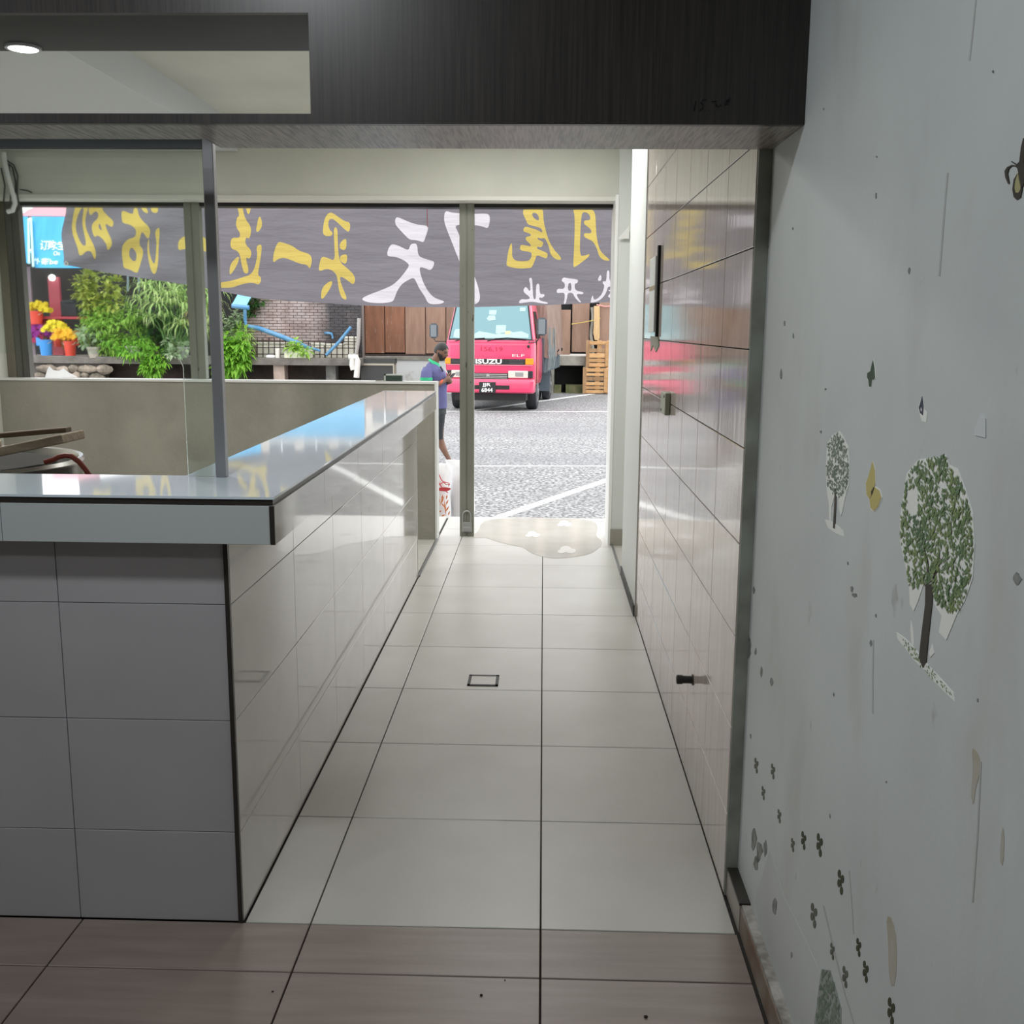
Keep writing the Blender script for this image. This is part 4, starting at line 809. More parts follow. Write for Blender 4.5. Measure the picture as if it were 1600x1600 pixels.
obj('maker_lettering', fit(text_mb('ISUZU', 1, .02, .035), a0[0], a1[0], a0[1], a1[1], lambda x, z, w: (x, -.013-.02*(w+.02), z)), WHITE, tk, local=True, fix=False)
a0, a1 = tp(932, 737), tp(1095, 702)
obj('model_lettering', fit(text_mb('ELF', 1, .02, 0), a0[0], a1[0], a0[1], a1[1], lambda x, z, w: (x, -.006-.02*(w+.02), z)), mat('silver_letter', (.72, .66, .62), .4), tk, local=True, fix=False)
a0, a1 = tp(515, 672), tp(805, 605)
obj('faded_paint_mark', fit(text_mb('156,19', 1, .01, 0), a0[0], a1[0], a0[1], a1[1], lambda x, z, w: (x, -.003-.02*(w+.01), z)), mat('darker_red_mark', (.50, .02, .07), .5), tk, local=True, fix=False)
za, zb_ = tp(0, 1025)[1], tp(0, 945)[1]
xh = tp(885, 0)[0]
obj('lower_grille', MB().box(-xh, xh, -.010, .02, za, zb_), TBLK, tk, local=True)
for f in (.22, .5, .8): obj('chrome_bar', MB().box(-xh+.02, xh-.02, -.020, -.009, za+(zb_-za)*f-.009, za+(zb_-za)*f+.009), CHROME, tk, local=True)
e0, e1 = tp(590, 1005), tp(635, 958)
obj('emblem', MB().prism([(e0[0], e1[1]), (e1[0], e1[1]), (e1[0]-.01, e0[1]), ((e0[0]+e1[0])/2+.004, e0[1]+.02), ((e0[0]+e1[0])/2-.004, e0[1]+.02), (e0[0]+.01, e0[1])], lambda x, z, w: (x, -.022-w, z), .01), CHROME, tk, local=True)
z0, z1 = tp(0, 1007)[1], tp(0, 912)[1]
xe = tp(1150, 0)[0]; xc_ = tp(1215, 0)[0]
for s in (1, -1):
    hl = obj('headlamp', MB().box(min(s*(xh+.003), s*xe), max(s*(xh+.003), s*xe), -.03, .02, z0, z1), mat('headlamp_lens', (.66, .64, .56), .12, coat=1), tk, local=True, bevel=.01)
    c = s*(xh+xe)/2+.03*s
    obj('lamp_reflector', MB().box(c-.09, c+.09, -.036, -.028, z0+.035, z1-.03), mat('lamp_reflector', (.36, .37, .36), .2, .4), hl, local=True, bevel=.006)
    obj('corner_lamp', MB().box(min(s*xe, s*xc_), max(s*xe, s*xc_), -.02, .06, z0, z1), mat('smoked_lens', (.03, .03, .035), .15), tk, local=True, bevel=.008)
zb0, zb1 = tp(0, 1203)[1], tp(0, 1022)[1]
obj('bumper', MB().loft([tr_ring(zb0, HW-.02, -.10, .35, .10), tr_ring(zb0+.03, HW, -.13, .35, .10), tr_ring(zb1-.05, HW+.01, -.13, .35, .10), tr_ring(zb1, HW-.01, -.09, .35, .10)]), PINK, tk, local=True, smooth=True)
s0, s1 = tp(905, 1163), tp(725, 1108)
obj('bumper_slot', MB().box(-s0[0], s0[0], -.134, -.10, s0[1], s1[1]), TBLK, tk, local=True)
p0, p1 = tp(505, 1205), tp(725, 1066)
pt = obj('number_plate', MB().box(p0[0], p1[0], -.15, -.134, p0[1], p1[1]), mat('plate_black', (.02, .02, .022), .4), tk, local=True, bevel=.004)
zmid = (p0[1]+p1[1])/2
obj('plate_lettering', fit(text_mb('JJR', 1, .01, .02), tp(550, 0)[0], tp(665, 0)[0], zmid+.006, p1[1]-.02, lambda x, z, w: (x, -.1505-.1*(w+.01), z)), WHITE, pt, local=True, fix=False)
obj('plate_lettering', fit(text_mb('6844', 1, .01, .02), tp(540, 0)[0], tp(690, 0)[0], p0[1]+.018, zmid-.008, lambda x, z, w: (x, -.1505-.1*(w+.01), z)), WHITE, pt, local=True, fix=False)
obj('chassis', MB().box(-.75, .75, .1, 6.0, .40, .60).box(-.80, .80, .08, .5, .24, .40), TBLK, tk, local=True, fix=False)
def wheel(x, y, w, name='wheel'):
    t = obj(name, MB().lathe([(.24, -w/2), (.36, -w/2), (.385, -w/2+.03), (.385, w/2-.03), (.36, w/2), (.24, w/2)], (x, y, .385), 28, 'X'), RUB, tk, local=True, smooth=True)
    obj('rim', MB().lathe([(.23, -w/2-.004), (.23, w/2+.004)], (x, y, .385), 20, 'X').lathe([(.10, w/2+.004), (.08, w/2+.03)], (x, y, .385), 12, 'X').lathe([(.15, w/2+.003), (.15, w/2+.012)], (x, y, .385), 12, 'X'), mat('dirty_rim', (.16, .17, .18), .5, .5), t, local=True, fix=False)
wheel(.85, .95, .24); wheel(-.85, .95, .24)
for x in (.86, .60, -.60, -.86): wheel(x, 4.3, .20, 'rear_wheel')
for x in (.72, -.99): obj('mudguard', MB().box(x, x+.27, 3.70, 3.73, .25, .95), mat('blue_grey_rubber', (.12, .15, .18), .7), tk, local=True)
obj('cargo_bed', MB().box(-1.0, 1.02, 1.85, 6.2, .80, .95).box(-1.02, -.98, 1.85, 6.2, .95, 1.35).box(.98, 1.02, 1.85, 6.2, .95, 1.35).box(-1.0, 1.02, 1.82, 1.86, .95, 1.6), mat('blue_grey_bed', (.08, .10, .12), .6), tk, local=True, fix=False)
mb = MB()
for k in range(9): mb.box(.995, 1.05, 2.0+.5*k, 2.06+.5*k, .78, 1.36)
obj('bed_stakes', mb, mat('pale_rail', (.15, .19, .21), .6), tk, local=True, fix=False, kind='stuff')
# tarpaulin with hanging folds
vs = []; NU = 120; rows = 9
def tarp_pt(u, j):
    per = [(-1.03, 6.2), (-1.03, 1.84), (1.05, 1.84), (1.05, 6.2)]
    L = [4.36, 2.08, 4.36]; s = u*sum(L)
    for (a, b), l in zip(zip(per, per[1:]), L):
        if s <= l: break
        s -= l
    f = s/l; x = a[0]+(b[0]-a[0])*f; y = a[1]+(b[1]-a[1])*f
    d = (1-j/rows); fold = .035*math.sin(u*150+2*math.sin(u*37))*d
    return Vector((x+(fold+.05*d)*(1 if x > 0 else -1)*(abs(x) > 1), y, 1.22+.10*math.sin(u*60)*d+(2.75-1.22)*j/rows))
for j in range(rows+1): vs += [tarp_pt(i/NU, j) for i in range(NU+1)]
n = NU+1
mb = MB().add(vs, [(j*n+i, j*n+i+1, (j+1)*n+i+1, (j+1)*n+i) for j in range(rows) for i in range(NU)])
mb.add([(-1.03, 1.84, 2.75), (1.05, 1.84, 2.75), (1.05, 6.2, 2.75), (-1.03, 6.2, 2.75), (0, 1.84, 2.9), (0, 6.2, 2.9)], [(0, 4, 5, 3), (4, 1, 2, 5)])
obj('tarpaulin', mb, mat('brown_tarpaulin', (.19, .125, .10), .8, col2=(.27, .19, .155), scale=4, stretch=(6, 3, .6)), tk, local=True, smooth=True, fix=False)
mb = MB(); rnd = random.Random(5)
for k in range(26):
    y = rnd.uniform(1.8, 3.6); mb.tube([(1.12, y, rnd.uniform(1.3, 1.9)), (1.14, y+.05, 1.05+rnd.uniform(0, .2)), (1.10, y+.1, .85)], .007, 5)
obj('tie_ropes', mb, mat('pale_rope', (.24, .28, .28), .8), tk, local=True, fix=False, kind='stuff')
def mirror(x, z0, z1, w, arm):
    mr = obj('mirror', MB().box(x-w/2, x+w/2, .10, .17, z0, z1), GREYM, tk, local=True, bevel=.035, smooth=True)
    obj('mirror_arm', MB().tube(arm, .012, 6), BLACK, mr, local=True)
q0, q1 = tp(1250, 460), tp(1383, 222)
mirror((q0[0]+q1[0])/2, q0[1], q1[1], q1[0]-q0[0], [(q0[0]+.05, .14, q0[1]+.02), (q0[0]+.02, .16, q0[1]-.10), (.94, .2, q0[1]-.18)])
q0 = at(667.5, 529, Y=YT); q1 = at(681.5, 505, Y=YT)
mirror((q0.x+q1.x)/2-TX, q0.z+.3, q1.z+.3, q1.x-q0.x, [((q0.x+q1.x)/2-TX, .14, q0.z+.3), ((q0.x+q1.x)/2-TX+.04, .14, q0.z+.24), (-.93, .16, q0.z+.235)])
a0, a1, a2, a3 = tp(1255, 545), tp(1165, 545), tp(1250, 518), tp(1150, 600)
obj('mirror_bracket', MB().tube([(a0[0], .1, a0[1]), (a1[0], -.03, a1[1])], .010, 6).tube([(a2[0], .1, a2[1]), (tp(1170, 0)[0], -.05, a2[1]), (tp(1160, 0)[0], -.06, a1[1]-.03)], .010, 6).ball((a3[0], -.06, a3[1]), .036, 10, 8, (.9, .6, 1)), BLACK, tk, local=True, fix=False)
obj('door_seam', MB().box(HW-.005, HW+.012, .33, .35, .62, 1.58), TBLK, tk, local=True)
obj('side_window', MB().loft([[Vector((HW+.002-.19*(z-1.58), y, z)) for y in (.42, 1.3)] for z in (1.60,)]+[[Vector((HW+.002-.19*(z-1.58), y, z)) for y in (.66, 1.3)] for z in (2.2,)], cap=False), mat('dark_window', (.03, .035, .04), .05), tk, local=True)

# ------------------------------------------------------------------ bags on the step
BAGW = mat('white_woven_bag', (.80, .79, .80), .6, bump=.35, bscale=14); BRED = mat('bag_red_print', (.62, .06, .07), .6); BORG = mat('bag_orange_print', (.72, .22, .07), .6)
YG = 9.45
def bag(pts, depth, label):
    q = [at(x, y, Y=YG) for x, y in pts]; rs = []
    n = 16
    for l, r, d in zip(pts[::2], pts[1::2], depth):
        a = at(*l, Y=YG); b = at(*r, Y=YG); c = (a+b)/2
        rs.append([Vector((c.x+(b.x-a.x)/2*math.cos(t)+.006*math.sin(5*t+9*c.z), YG+d*math.sin(t), (a.z*(1-math.cos(t))+b.z*(1+math.cos(t)))/2)) for t in (2*math.pi*k/n for k in range(n))])
    rs[0] = [Vector((v.x, v.y, -.299)) for v in rs[0]]
    t = thing('rice_bag', tuple(sum((v for v in rs[0]), Vector())/n), label, 'bag')
    obj('sack', MB().loft(rs), BAGW, t, smooth=True); return t
b1 = bag([(656, 822), (704, 822), (655, 800), (706, 800), (655, 775), (704, 775), (658, 750), (704, 752), (668, 733), (706, 736), (686, 724), (702, 725)], [.12, .14, .14, .12, .07, .02], 'white rice bag with orange leaf print and red label beside the parapet end')
b2 = bag([(701, 822), (738, 822), (700, 800), (741, 800), (699, 775), (740, 775), (701, 752), (738, 750), (697, 735), (733, 733), (693, 722), (716, 722)], [.11, .13, .13, .11, .07, .02], 'plain white woven bag behind the doorway post, right of the printed rice bag')
b2.location.y += .16
bp_ = lambda u, v, w: at(u, v, Y=YG-.148-w)
mb = MB()
for pts in ([(684, 752), (692, 764), (700, 770)], [(684, 738), (690, 750), (697, 757), (703, 757)], [(686, 757), (694, 753), (702, 755), (701, 760)], [(684, 765), (700, 766)]):
    mb.tube([bp_(x, y, 0) for x, y in pts], .0045, 5)
mb.prism(chaikin([(684, 763), (692, 761), (703, 762), (705, 764), (699, 768), (684, 767)], 1), bp_, .003)
obj('red_label', mb, BRED, b1, fix=False)
mb = MB()
for (x0, y0), (x1, y1) in (((687, 790), (695, 774)), ((687, 786), (684, 776)), ((690, 782), (692, 772)), ((697, 806), (694, 780)), ((696, 800), (702, 790)), ((695, 793), (690, 786)), ((696, 790), (701, 780)), ((700, 806), (703, 798)), ((686, 806), (684, 796)), ((689, 807), (696, 804)), ((697, 781), (699, 772)), ((690, 798), (686, 800))):
    dx, dy = x1-x0, y1-y0; l = math.hypot(dx, dy); nx, ny = -dy/l*1.3, dx/l*1.3
    mb.prism([(x0, y0), ((x0+x1)/2+nx, (y0+y1)/2+ny), (x1, y1), ((x0+x1)/2-nx, (y0+y1)/2-ny)], bp_, .003)
obj('leaf_print', mb, BORG, b1, fix=False)

# ------------------------------------------------------------------ far side of the yard
def px_box(name, x0, y0, x1, y1, Y, dep, material, parent=None, bevel=0, **tg):
    """a block whose front face spans two photo points at distance Y"""
    a = at(x0, y1, Y=Y); b = at(x1, y0, Y=Y)
    return obj(name, MB().box(a.x, b.x, Y, Y+dep, a.z, b.z), material, parent, bevel=bevel, **tg)
def gp(x, y, Y): return at(x, y, Y=Y)
YB1 = 28.0
# brick wall, soot-black to the right
bw = thing('brick_wall', tuple(gp(475, 555, YB1)), 'old grey-pink brick wall blackened at the right behind the mesh fence', 'brick wall')
a = gp(384, 556, YB1); b = gp(564, 440, YB1)
obj('core', MB().box(a.x, b.x, YB1+.03, YB1+.4, -.3, b.z+.8), mat('brick_mortar', (.20, .17, .155), .95), bw)
BRK = mat('sooty_brick', (.36, .27, .245), .9, col2=(.50, .42, .40), scale=3, detail=6)
nt = BRK.node_tree; N = nt.nodes; Lk = nt.links
g = N.new('ShaderNodeNewGeometry'); sx = N.new('ShaderNodeSeparateXYZ'); nz = N.new('ShaderNodeTexNoise'); nz.inputs['Scale'].default_value = 1.1; nz.inputs['Detail'].default_value = 6
Lk.new(g.outputs['Position'], sx.inputs[0]); Lk.new(g.outputs['Position'], nz.inputs['Vector'])
ad = N.new('ShaderNodeMath'); ad.operation = 'MULTIPLY_ADD'; ad.inputs[1].default_value = 3.2; Lk.new(nz.outputs['Fac'], ad.inputs[0]); Lk.new(sx.outputs[0], ad.inputs[2])
mr = N.new('ShaderNodeMapRange'); mr.inputs['From Min'].default_value = -5.2; mr.inputs['From Max'].default_value = -3.7; Lk.new(ad.outputs[0], mr.inputs[0])
mx = N.new('ShaderNodeMix'); mx.data_type = 'RGBA'; Lk.new(mr.outputs[0], mx.inputs[0]); inp = N['Principled BSDF'].inputs['Base Color']
Lk.new(inp.links[0].from_socket, mx.inputs[6]); mx.inputs[7].default_value = (.06, .058, .062, 1); Lk.new(mx.outputs[2], inp)
mb = MB(); rnd = random.Random(2); z = .55; r_ = 0
while z < b.z+.35:
    x = a.x+(-.11 if r_ % 2 else 0)
    while x < b.x:
        x0, x1 = max(a.x, x+.006), min(b.x, x+.214)
        if x1-x0 > .03:
            y = YB1+rnd.choice((-.012, -.006, 0, .006))
            if .95 < z < 2.36: piece('brick', x0, x1, y, YB1+.036, z+.006, z+.069, BRK, bw, .004)
            else: mb.box(x0, x1, y, YB1+.04, z+.006, z+.069)
        x += .22
    z += .075; r_ += 1
obj('bricks', mb, BRK, bw, fix=False, kind='stuff')
# mesh fence with foam boxes and a planter on a concrete ledge
ld = thing('concrete_ledge', tuple(gp(305, 597, 27.2))[:2]+(-.3,), 'long weathered concrete ledge on short piers below the plants and mesh fence', 'ledge')
a = gp(40, 567, 27.0); b = gp(566, 560.5, 27.0)
obj('slab', MB().box(a.x, b.x, 27.0, 27.97, a.z, b.z), mat('grimy_ledge', (.20, .185, .165), .9, col2=(.11, .10, .085), scale=2.5, detail=8, bump=.3, bscale=14), ld)
for k, (x0, x1, m_) in enumerate(((427, 444, 'pink_plaster'), (509, 524, 'grey_plaster'), (300, 312, 'grey_plaster'))):
    obj('pier', MB().box(gp(x0, 570, 27.1).x, gp(x1, 570, 27.1).x, 27.1, 27.5, -.3, a.z-.002), mat(m_, (.44, .34, .29) if k == 0 else (.17, .165, .15), .9, col2=(.30, .24, .2) if k == 0 else (.09, .09, .085), scale=4), ld)
obj('back_plate', MB().box(gp(160, 570, 27.8).x, gp(566, 570, 27.8).x, 27.8, 27.95, -.3, a.z-.002), mat('dark_render', (.035, .028, .024), .9, col2=(.09, .065, .055), scale=1.6), ld)  # dark mottled plate closing the space behind the piers
stw = thing('stone_wall', tuple(gp(95, 597, 27.0))[:2]+(-.3,), 'low mossy rubble stone wall under the flower buckets at the left', 'stone wall')
obj('core', MB().box(gp(40, 580, 27.1).x, gp(158, 580, 27.1).x, 27.1, 27.6, -.3, a.z-.003), mat('dark_mortar', (.10, .09, .08), .95), stw)
STONE = mat('rubble_stone', (.33, .27, .22), .9, col2=(.10, .09, .065), scale=3, detail=8, rnd=.25)
rnd = random.Random(4)
for k in range(3):
    x = gp(44, 580, 27.0).x+.1*k
    while x < gp(150, 580, 27.0).x:
        w = rnd.uniform(.2, .55); zc_ = .0+.20*k+rnd.uniform(-.03, .03)
        sb_ = MB().ball((0, 0, 0), 1, 10, 6, (w*.5, .10, rnd.uniform(.10, .14)))
        sb_.v = [(x+w/2+p[0]*rnd.uniform(.85, 1.12)*(1.15-.5*abs(p[2])), 27.08+p[1], zc_+p[2]*rnd.uniform(.8, 1.1)+.10*p[0]*rnd.uniform(-.3, .3)) for p in sb_.v]
        obj('stone', sb_, STONE, stw); x += w*.96
mf = thing('mesh_fence', tuple(gp(470, 557, 27.55)), 'rusty welded wire mesh fence standing on the ledge before the brick wall', 'fence')
IRON = mat('rusty_iron', (.045, .03, .025), .8)
for k in range(19):
    x = 393+8.9*k; top = 528 if k < 8 else 532 if k < 14 else 524
    obj('bar', MB().tube([gp(x, 560, 27.55), gp(x, top, 27.55)], .013, 5), IRON, mf)
for y in (534, 544, 554): obj('rail', MB().tube([gp(391, y-1, 27.53), gp(558, y, 27.53)], .012, 5), IRON, mf)
obj('end_pipe', MB().tube([gp(561, 497, 27.5), gp(560, 530, 27.5), gp(557, 552, 27.5), gp(552, 557, 27.5)], .05, 8), mat('grey_pvc', (.38, .36, .34), .6), mf, smooth=True)
FOAMB = mat('styrofoam', (.74, .72, .62), .8, col2=(.66, .64, .54), scale=5)
def foam_box(x0, y0, x1, y1, Y, label):
    t = thing('foam_box', tuple(gp((x0+x1)/2, y1, Y)), label, 'foam box', 'foam boxes behind the mesh fence')
    a = gp(x0, y1, Y); b = gp(x1, y0, Y)
    obj('tub', MB().box(a.x, b.x, Y, Y+.28, a.z, b.z-.06), FOAMB, t, bevel=.015)
    obj('lid', MB().box(a.x-.012, b.x+.012, Y-.012, Y+.29, b.z-.055, b.z), FOAMB, t, bevel=.012)
foam_box(402, 535, 443, 559.4, 27.62, 'long cream foam box behind the mesh fence, left of the planter')
foam_box(487, 536, 506, 559.4, 27.62, 'cream foam box behind the mesh fence, first right of the planter')
foam_box(508, 537, 537, 559.4, 27.62, 'cream foam box behind the mesh fence, second right of the planter')
foam_box(538, 535, 557, 559.4, 27.62, 'cream foam box at the right end behind the mesh fence, lower of two')
foam_box(538, 526, 557, 534.6, 27.62, 'small cream foam box stacked on top at the right end of the fence')
# blue steel pipes
BLUE = mat('blue_painted_pipe', (.06, .22, .42), .5, col2=(.13, .29, .46), scale=5)
t = obj('blue_post', MB().tube([gp(382.5, 476, 27.4), gp(383, 500, 27.4), gp(385, 509, 27.4), gp(405, 513, 27.4), gp(440, 526, 27.4), (gp(468, 537, 27.4)), gp(482, 543, 27.4), gp(500, 548, 27.4)], [.045, .045, .05, .062, .066, .06, .04, .03], 10), BLUE, smooth=True,
        label='thick bent blue post leaning down to the right over the mesh fence', cat='pipe')
obj('blue_pipe', MB().tube([gp(548.5, 511, 27.36), gp(530, 534, 27.36), gp(509.5, 555, 27.36)], .042, 10), BLUE, smooth=True, label='short blue pipe leaning diagonally against the right end of the mesh fence', cat='pipe')
obj('blue_tube', MB().tube([gp(508, 520.5, 28.03), gp(512, 520.5, 27.9), gp(518, 521, 27.9), gp(519.5, 529, 27.9)], .035, 8), BLUE, smooth=True, label='small bent blue tube end on the dark brick wall', cat='pipe')
WPVC = mat('white_pvc', (.72, .71, .66), .6)
t = thing('drain_pipe', tuple(gp(552, 592, 26.95)), 'white forked plastic drain pipe end hanging from the right end of the ledge', 'pipe')
obj('down_pipe', MB().tube([gp(545, 558, 26.9), gp(557, 558, 26.9), gp(559, 564, 26.9), gp(557, 590, 26.9)], .075, 10), WPVC, t, smooth=True)
obj('branch', MB().tube([gp(551, 559, 26.9), gp(550, 570, 26.9), gp(552, 578, 26.9)], .07, 10), WPVC, t, smooth=True)
# brown boarded wall, left of and behind the truck
BOARD = mat('rusty_brown_board', (.30, .135, .075), .7, col2=(.22, .10, .06), scale=2, stretch=(3, 3, .7), rnd=.12)
overlay(BOARD, (.50, .42, .35), 8, .62, .75, (3, 3, .35), .7)
BOARD2 = mat('faded_brown_board', (.34, .215, .155), .75, col2=(.27, .165, .12), scale=2, stretch=(3, 3, .6), rnd=.10)
overlay(BOARD2, (.52, .40, .28), 7, .62, .78, (3, 3, .35), .6)
YBW = 29.5
bwl = thing('board_wall', tuple(gp(640, 556, YBW)), 'wall of tall rusty brown boards behind the person and the truck cab', 'board wall')
zt_ = gp(600, 440, YBW).z+.3; z0 = gp(600, 553, YBW).z
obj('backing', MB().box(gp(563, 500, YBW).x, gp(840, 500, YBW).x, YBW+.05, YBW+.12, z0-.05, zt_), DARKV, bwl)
xs_ = [565, 570, 601, 633, 665, 697, 730, 765, 800, 832]
for k in range(9):
    x0, x1 = gp(xs_[k], 500, YBW).x, gp(xs_[k+1], 500, YBW).x
    piece('board', x0+.008, x1-.012, YBW-.02*(k % 2), YBW+.04, z0+.02*(k % 3), zt_, BOARD if k < 3 else BOARD2, bwl, .006)
obj('bottom_rail', MB().box(gp(565, 500, YBW).x, gp(838, 500, YBW).x, YBW-.05, YBW+.05, z0-.06, z0-.002), IRON, bwl)
pli = thing('plinth', tuple(gp(620, 597, 29.3))[:2]+(-.3,), 'flaking white-washed concrete plinth under the brown boards behind the person', 'plinth')
PLM = mat('flaking_whitewash', (.68, .70, .69), .85, col2=(.36, .33, .28), scale=2.2, detail=9, lo=.52, hi=.68)
obj('wall_block', MB().box(gp(562, 560, 29.3).x, gp(838, 560, 29.3).x, 29.3, 29.9, -.3, z0-.062), PLM, pli)
obj('ragged_cap', MB().box(gp(562, 560, 29.26).x, gp(838, 560, 29.26).x, 29.26, 29.30, z0-.16, z0-.064), CONC, pli)
cr_ = thing('crate', tuple(gp(590, 597, 27.2))[:2]+(-.3,), 'dark grey crate with pale rim standing before the whitewashed plinth', 'crate')
a = gp(564, 600, 27.2); b = gp(614, 570, 27.2)
obj('crate_body', MB().box(a.x, b.x, 27.2, 27.6, -.3, b.z-.02), mat('dark_slate', (.055, .058, .055), .8), cr_)
obj('lid', MB().box(a.x, b.x+.05, 27.22, 27.62, b.z+.03, b.z+.16), mat('dark_slate', (.05, .05, .05)), cr_)
obj('rim', MB().box(a.x-.01, b.x+.03, 27.18, 27.62, b.z-.02, b.z+.03).box(b.x, b.x+.03, 27.18, 27.62, -.3, b.z-.02), mat('pale_rim', (.40, .37, .30), .8), cr_, fix=False)
# right of the truck: boards on a concrete base with a dark opening
YR = 30.6
br2 = thing('board_wall', tuple(gp(915, 556, YR)), 'wall of faded brown boards above the dark opening right of the truck', 'board wall')
zt2 = gp(900, 440, YR).z+.4; z0 = gp(900, 553, YR).z
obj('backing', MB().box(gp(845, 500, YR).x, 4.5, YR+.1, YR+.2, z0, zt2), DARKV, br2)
for k, (x0, x1, yt_, yb_) in enumerate(((842, 868, 440, 555), (869, 891.5, 484, 554), (894, 921, 440, 550), (936, 962, 440, 560), (963, 990, 440, 560), (991, 1018, 440, 560), (1019, 1046, 440, 560))):
    piece('board', gp(x0, 500, YR).x, gp(x1, 500, YR).x, YR-.02*(k % 2), YR+.05, gp(x0, yb_, YR).z, gp(x0, yt_, YR).z, BOARD2, br2, .006)
obj('gap_stuffing', MB().tube([gp(925+1.5*math.sin(k), 480+9*k, YR-.03) for k in range(10)], .05, 6), CONC, br2)
obj('plank', MB().prism([(928, 478), (937, 478), (937, 528), (935, 532), (929, 531), (927, 520), (928, 505)], lambda u, v, w: gp(u, v, YR-.10-w), .03), mat('fresh_pale_timber', (.66, .46, .24), .7, col2=(.58, .38, .19), scale=4, stretch=(8, 8, 1)), label='pale fresh plank leaning on the brown boards above the pallets', cat='plank')
obj('yellow_string', MB().tube([gp(893, 506.5, YR-.1), gp(910, 504, YR-.1), gp(925, 501, YR-.12), (gp(938, 497, YR-.12))], .012, 5), mat('yellow_cord', (.62, .46, .12), .8), label='yellow string stretched across the brown boards', cat='string')
obj('ribbon', MB().tube([gp(932, 476, YR-.1), gp(945, 479, YR-.1), gp(965, 478, YR-.1), gp(985, 474, YR-.1)], .02, 5), mat('pink_ribbon', (.7, .32, .3), .8), label='pink ribbon along the top of the boards beside the white column', cat='ribbon')
cbs = thing('loading_platform', tuple(gp(890, 615, 30))[:2]+(-.3,), 'weathered concrete base with a square dark opening right of the truck', 'platform')
mb = MB(); a = gp(850, 571, 30); b = gp(1050, 558, 30); zo = gp(890, 571, 30).z; zs = gp(890, 602, 30).z
xo0, xo1 = gp(866, 590, 30).x, gp(912, 590, 30).x
mb.box(a.x, b.x, 30, 30.7, zo, b.z).box(a.x, xo0, 30, 30.7, -.3, zo).box(xo1, b.x, 30, 30.7, -.3, zo)
obj('frame', mb, CONC, cbs, fix=False)
MOSS = mat('mossy_concrete', (.20, .18, .10), .95, col2=(.11, .13, .055), scale=5)
obj('mossy_sill', MB().box(xo0, gp(877, 600, 30).x, 29.97, 30.5, -.3, zs).box(gp(884, 600, 30).x, xo1, 29.97, 30.5, -.3, zs+.01), MOSS, cbs, fix=False)
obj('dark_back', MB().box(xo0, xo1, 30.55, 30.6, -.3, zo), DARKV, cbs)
# pallets standing on edge against the boards
PAL = mat('orange_pallet_wood', (.52, .285, .12), .75, col2=(.62, .38, .18), scale=3, stretch=(1.5, 6, 6), rnd=.15)
PAL2 = mat('brown_pallet_wood', (.30, .175, .085), .8, col2=(.42, .26, .14), scale=3, stretch=(4, 4, 1), rnd=.1)
def pallet(x0, y0, x1, y1, Y, label, sl):
    t = thing('pallet', tuple(gp((x0+x1)/2, y1, Y)), label, 'pallet', 'wooden pallets stacked right of the truck')
    a = gp(x0, y1, Y); b = gp(x1, y0, Y); w = b.x-a.x; h = b.z-a.z
    for f in (.02, .42, .80): piece('stringer', a.x+w*f, a.x+w*(f+.16), Y+.02, Y+.12, a.z, b.z, PAL2 if f < .1 else PAL, t, .004)
    for k, (f0, f1) in enumerate(sl):
        piece('slat', a.x+.06+.03*(k % 2), b.x-.02*(k % 3), Y-.006, Y+.02, a.z+h*f0, a.z+h*f1, PAL2 if k % 4 == 3 else PAL, t, .004)
    piece('slat_upright', a.x+w*.72, a.x+w*.88, Y-.03, Y-.006, a.z+h*.05, a.z+h*.95, PAL, t, .004)
    piece('side_board', a.x, a.x+.10, Y-.03, Y-.006, a.z, b.z, PAL2, t, .004)
pallet(915, 532, 958, 574, 29.8, 'upper weathered orange pallet standing on the lower one', ((.02, .16), (.2, .32), (.36, .52), (.56, .70), (.84, .97)))
pallet(910, 574.5, 957, 615, 29.7, 'lower weathered orange pallet standing on the ground right of the dark opening', ((.02, .14), (.18, .28), (.32, .44), (.5, .64), (.68, .78), (.84, .97)))

# ------------------------------------------------------------------ florist at the left
YS = 28.6
sh = thing('flower_shop', tuple(gp(190, 555, YS)), 'dim flower shop front with red shelf and blue signboard behind the plants', 'shop')
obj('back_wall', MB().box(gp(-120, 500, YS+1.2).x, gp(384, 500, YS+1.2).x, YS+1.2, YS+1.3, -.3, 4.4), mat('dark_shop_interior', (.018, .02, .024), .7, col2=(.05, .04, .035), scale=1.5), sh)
obj('shop_floor', MB().box(gp(-60, 560, 27.9).x, gp(384, 560, 27.9).x, 28.0, YS+1.2, .45, gp(95, 557, 28).z), CONC, sh)
SIGNB = mat('blue_signboard', (.035, .30, .56), .45, col2=(.05, .36, .62), scale=1.2, stretch=(6, 1, .5))
a = gp(46.5, 417, 27.0); b = gp(330, 338, 27.6)
fold = lambda x0, x1, ylow: MB().loft([[Vector((gp(x0, 338, 27.6).x, 27.6, gp(0, 338, 27.6).z)), Vector((gp(x1, 338, 27.6).x, 27.6, gp(0, 338, 27.6).z)), Vector((gp(x1, 338, 27.6).x, 27.68, gp(0, 338, 27.6).z)), Vector((gp(x0, 338, 27.6).x, 27.68, gp(0, 338, 27.6).z))],
     [Vector((gp(x0+6, ylow, 27.0).x, 27.0, gp(0, ylow, 27.0).z)), Vector((gp(x1, ylow, 27.0).x, 27.0, gp(0, ylow, 27.0).z)), Vector((gp(x1, ylow, 27.0).x, 27.08, gp(0, ylow, 27.0).z)), Vector((gp(x0+6, ylow, 27.0).x, 27.08, gp(0, ylow, 27.0).z))]])
obj('blue_awning', fold(49, 395, 418), SIGNB, sh)
obj('blue_awning', fold(-160, 43.5, 411), SIGNB, sh)
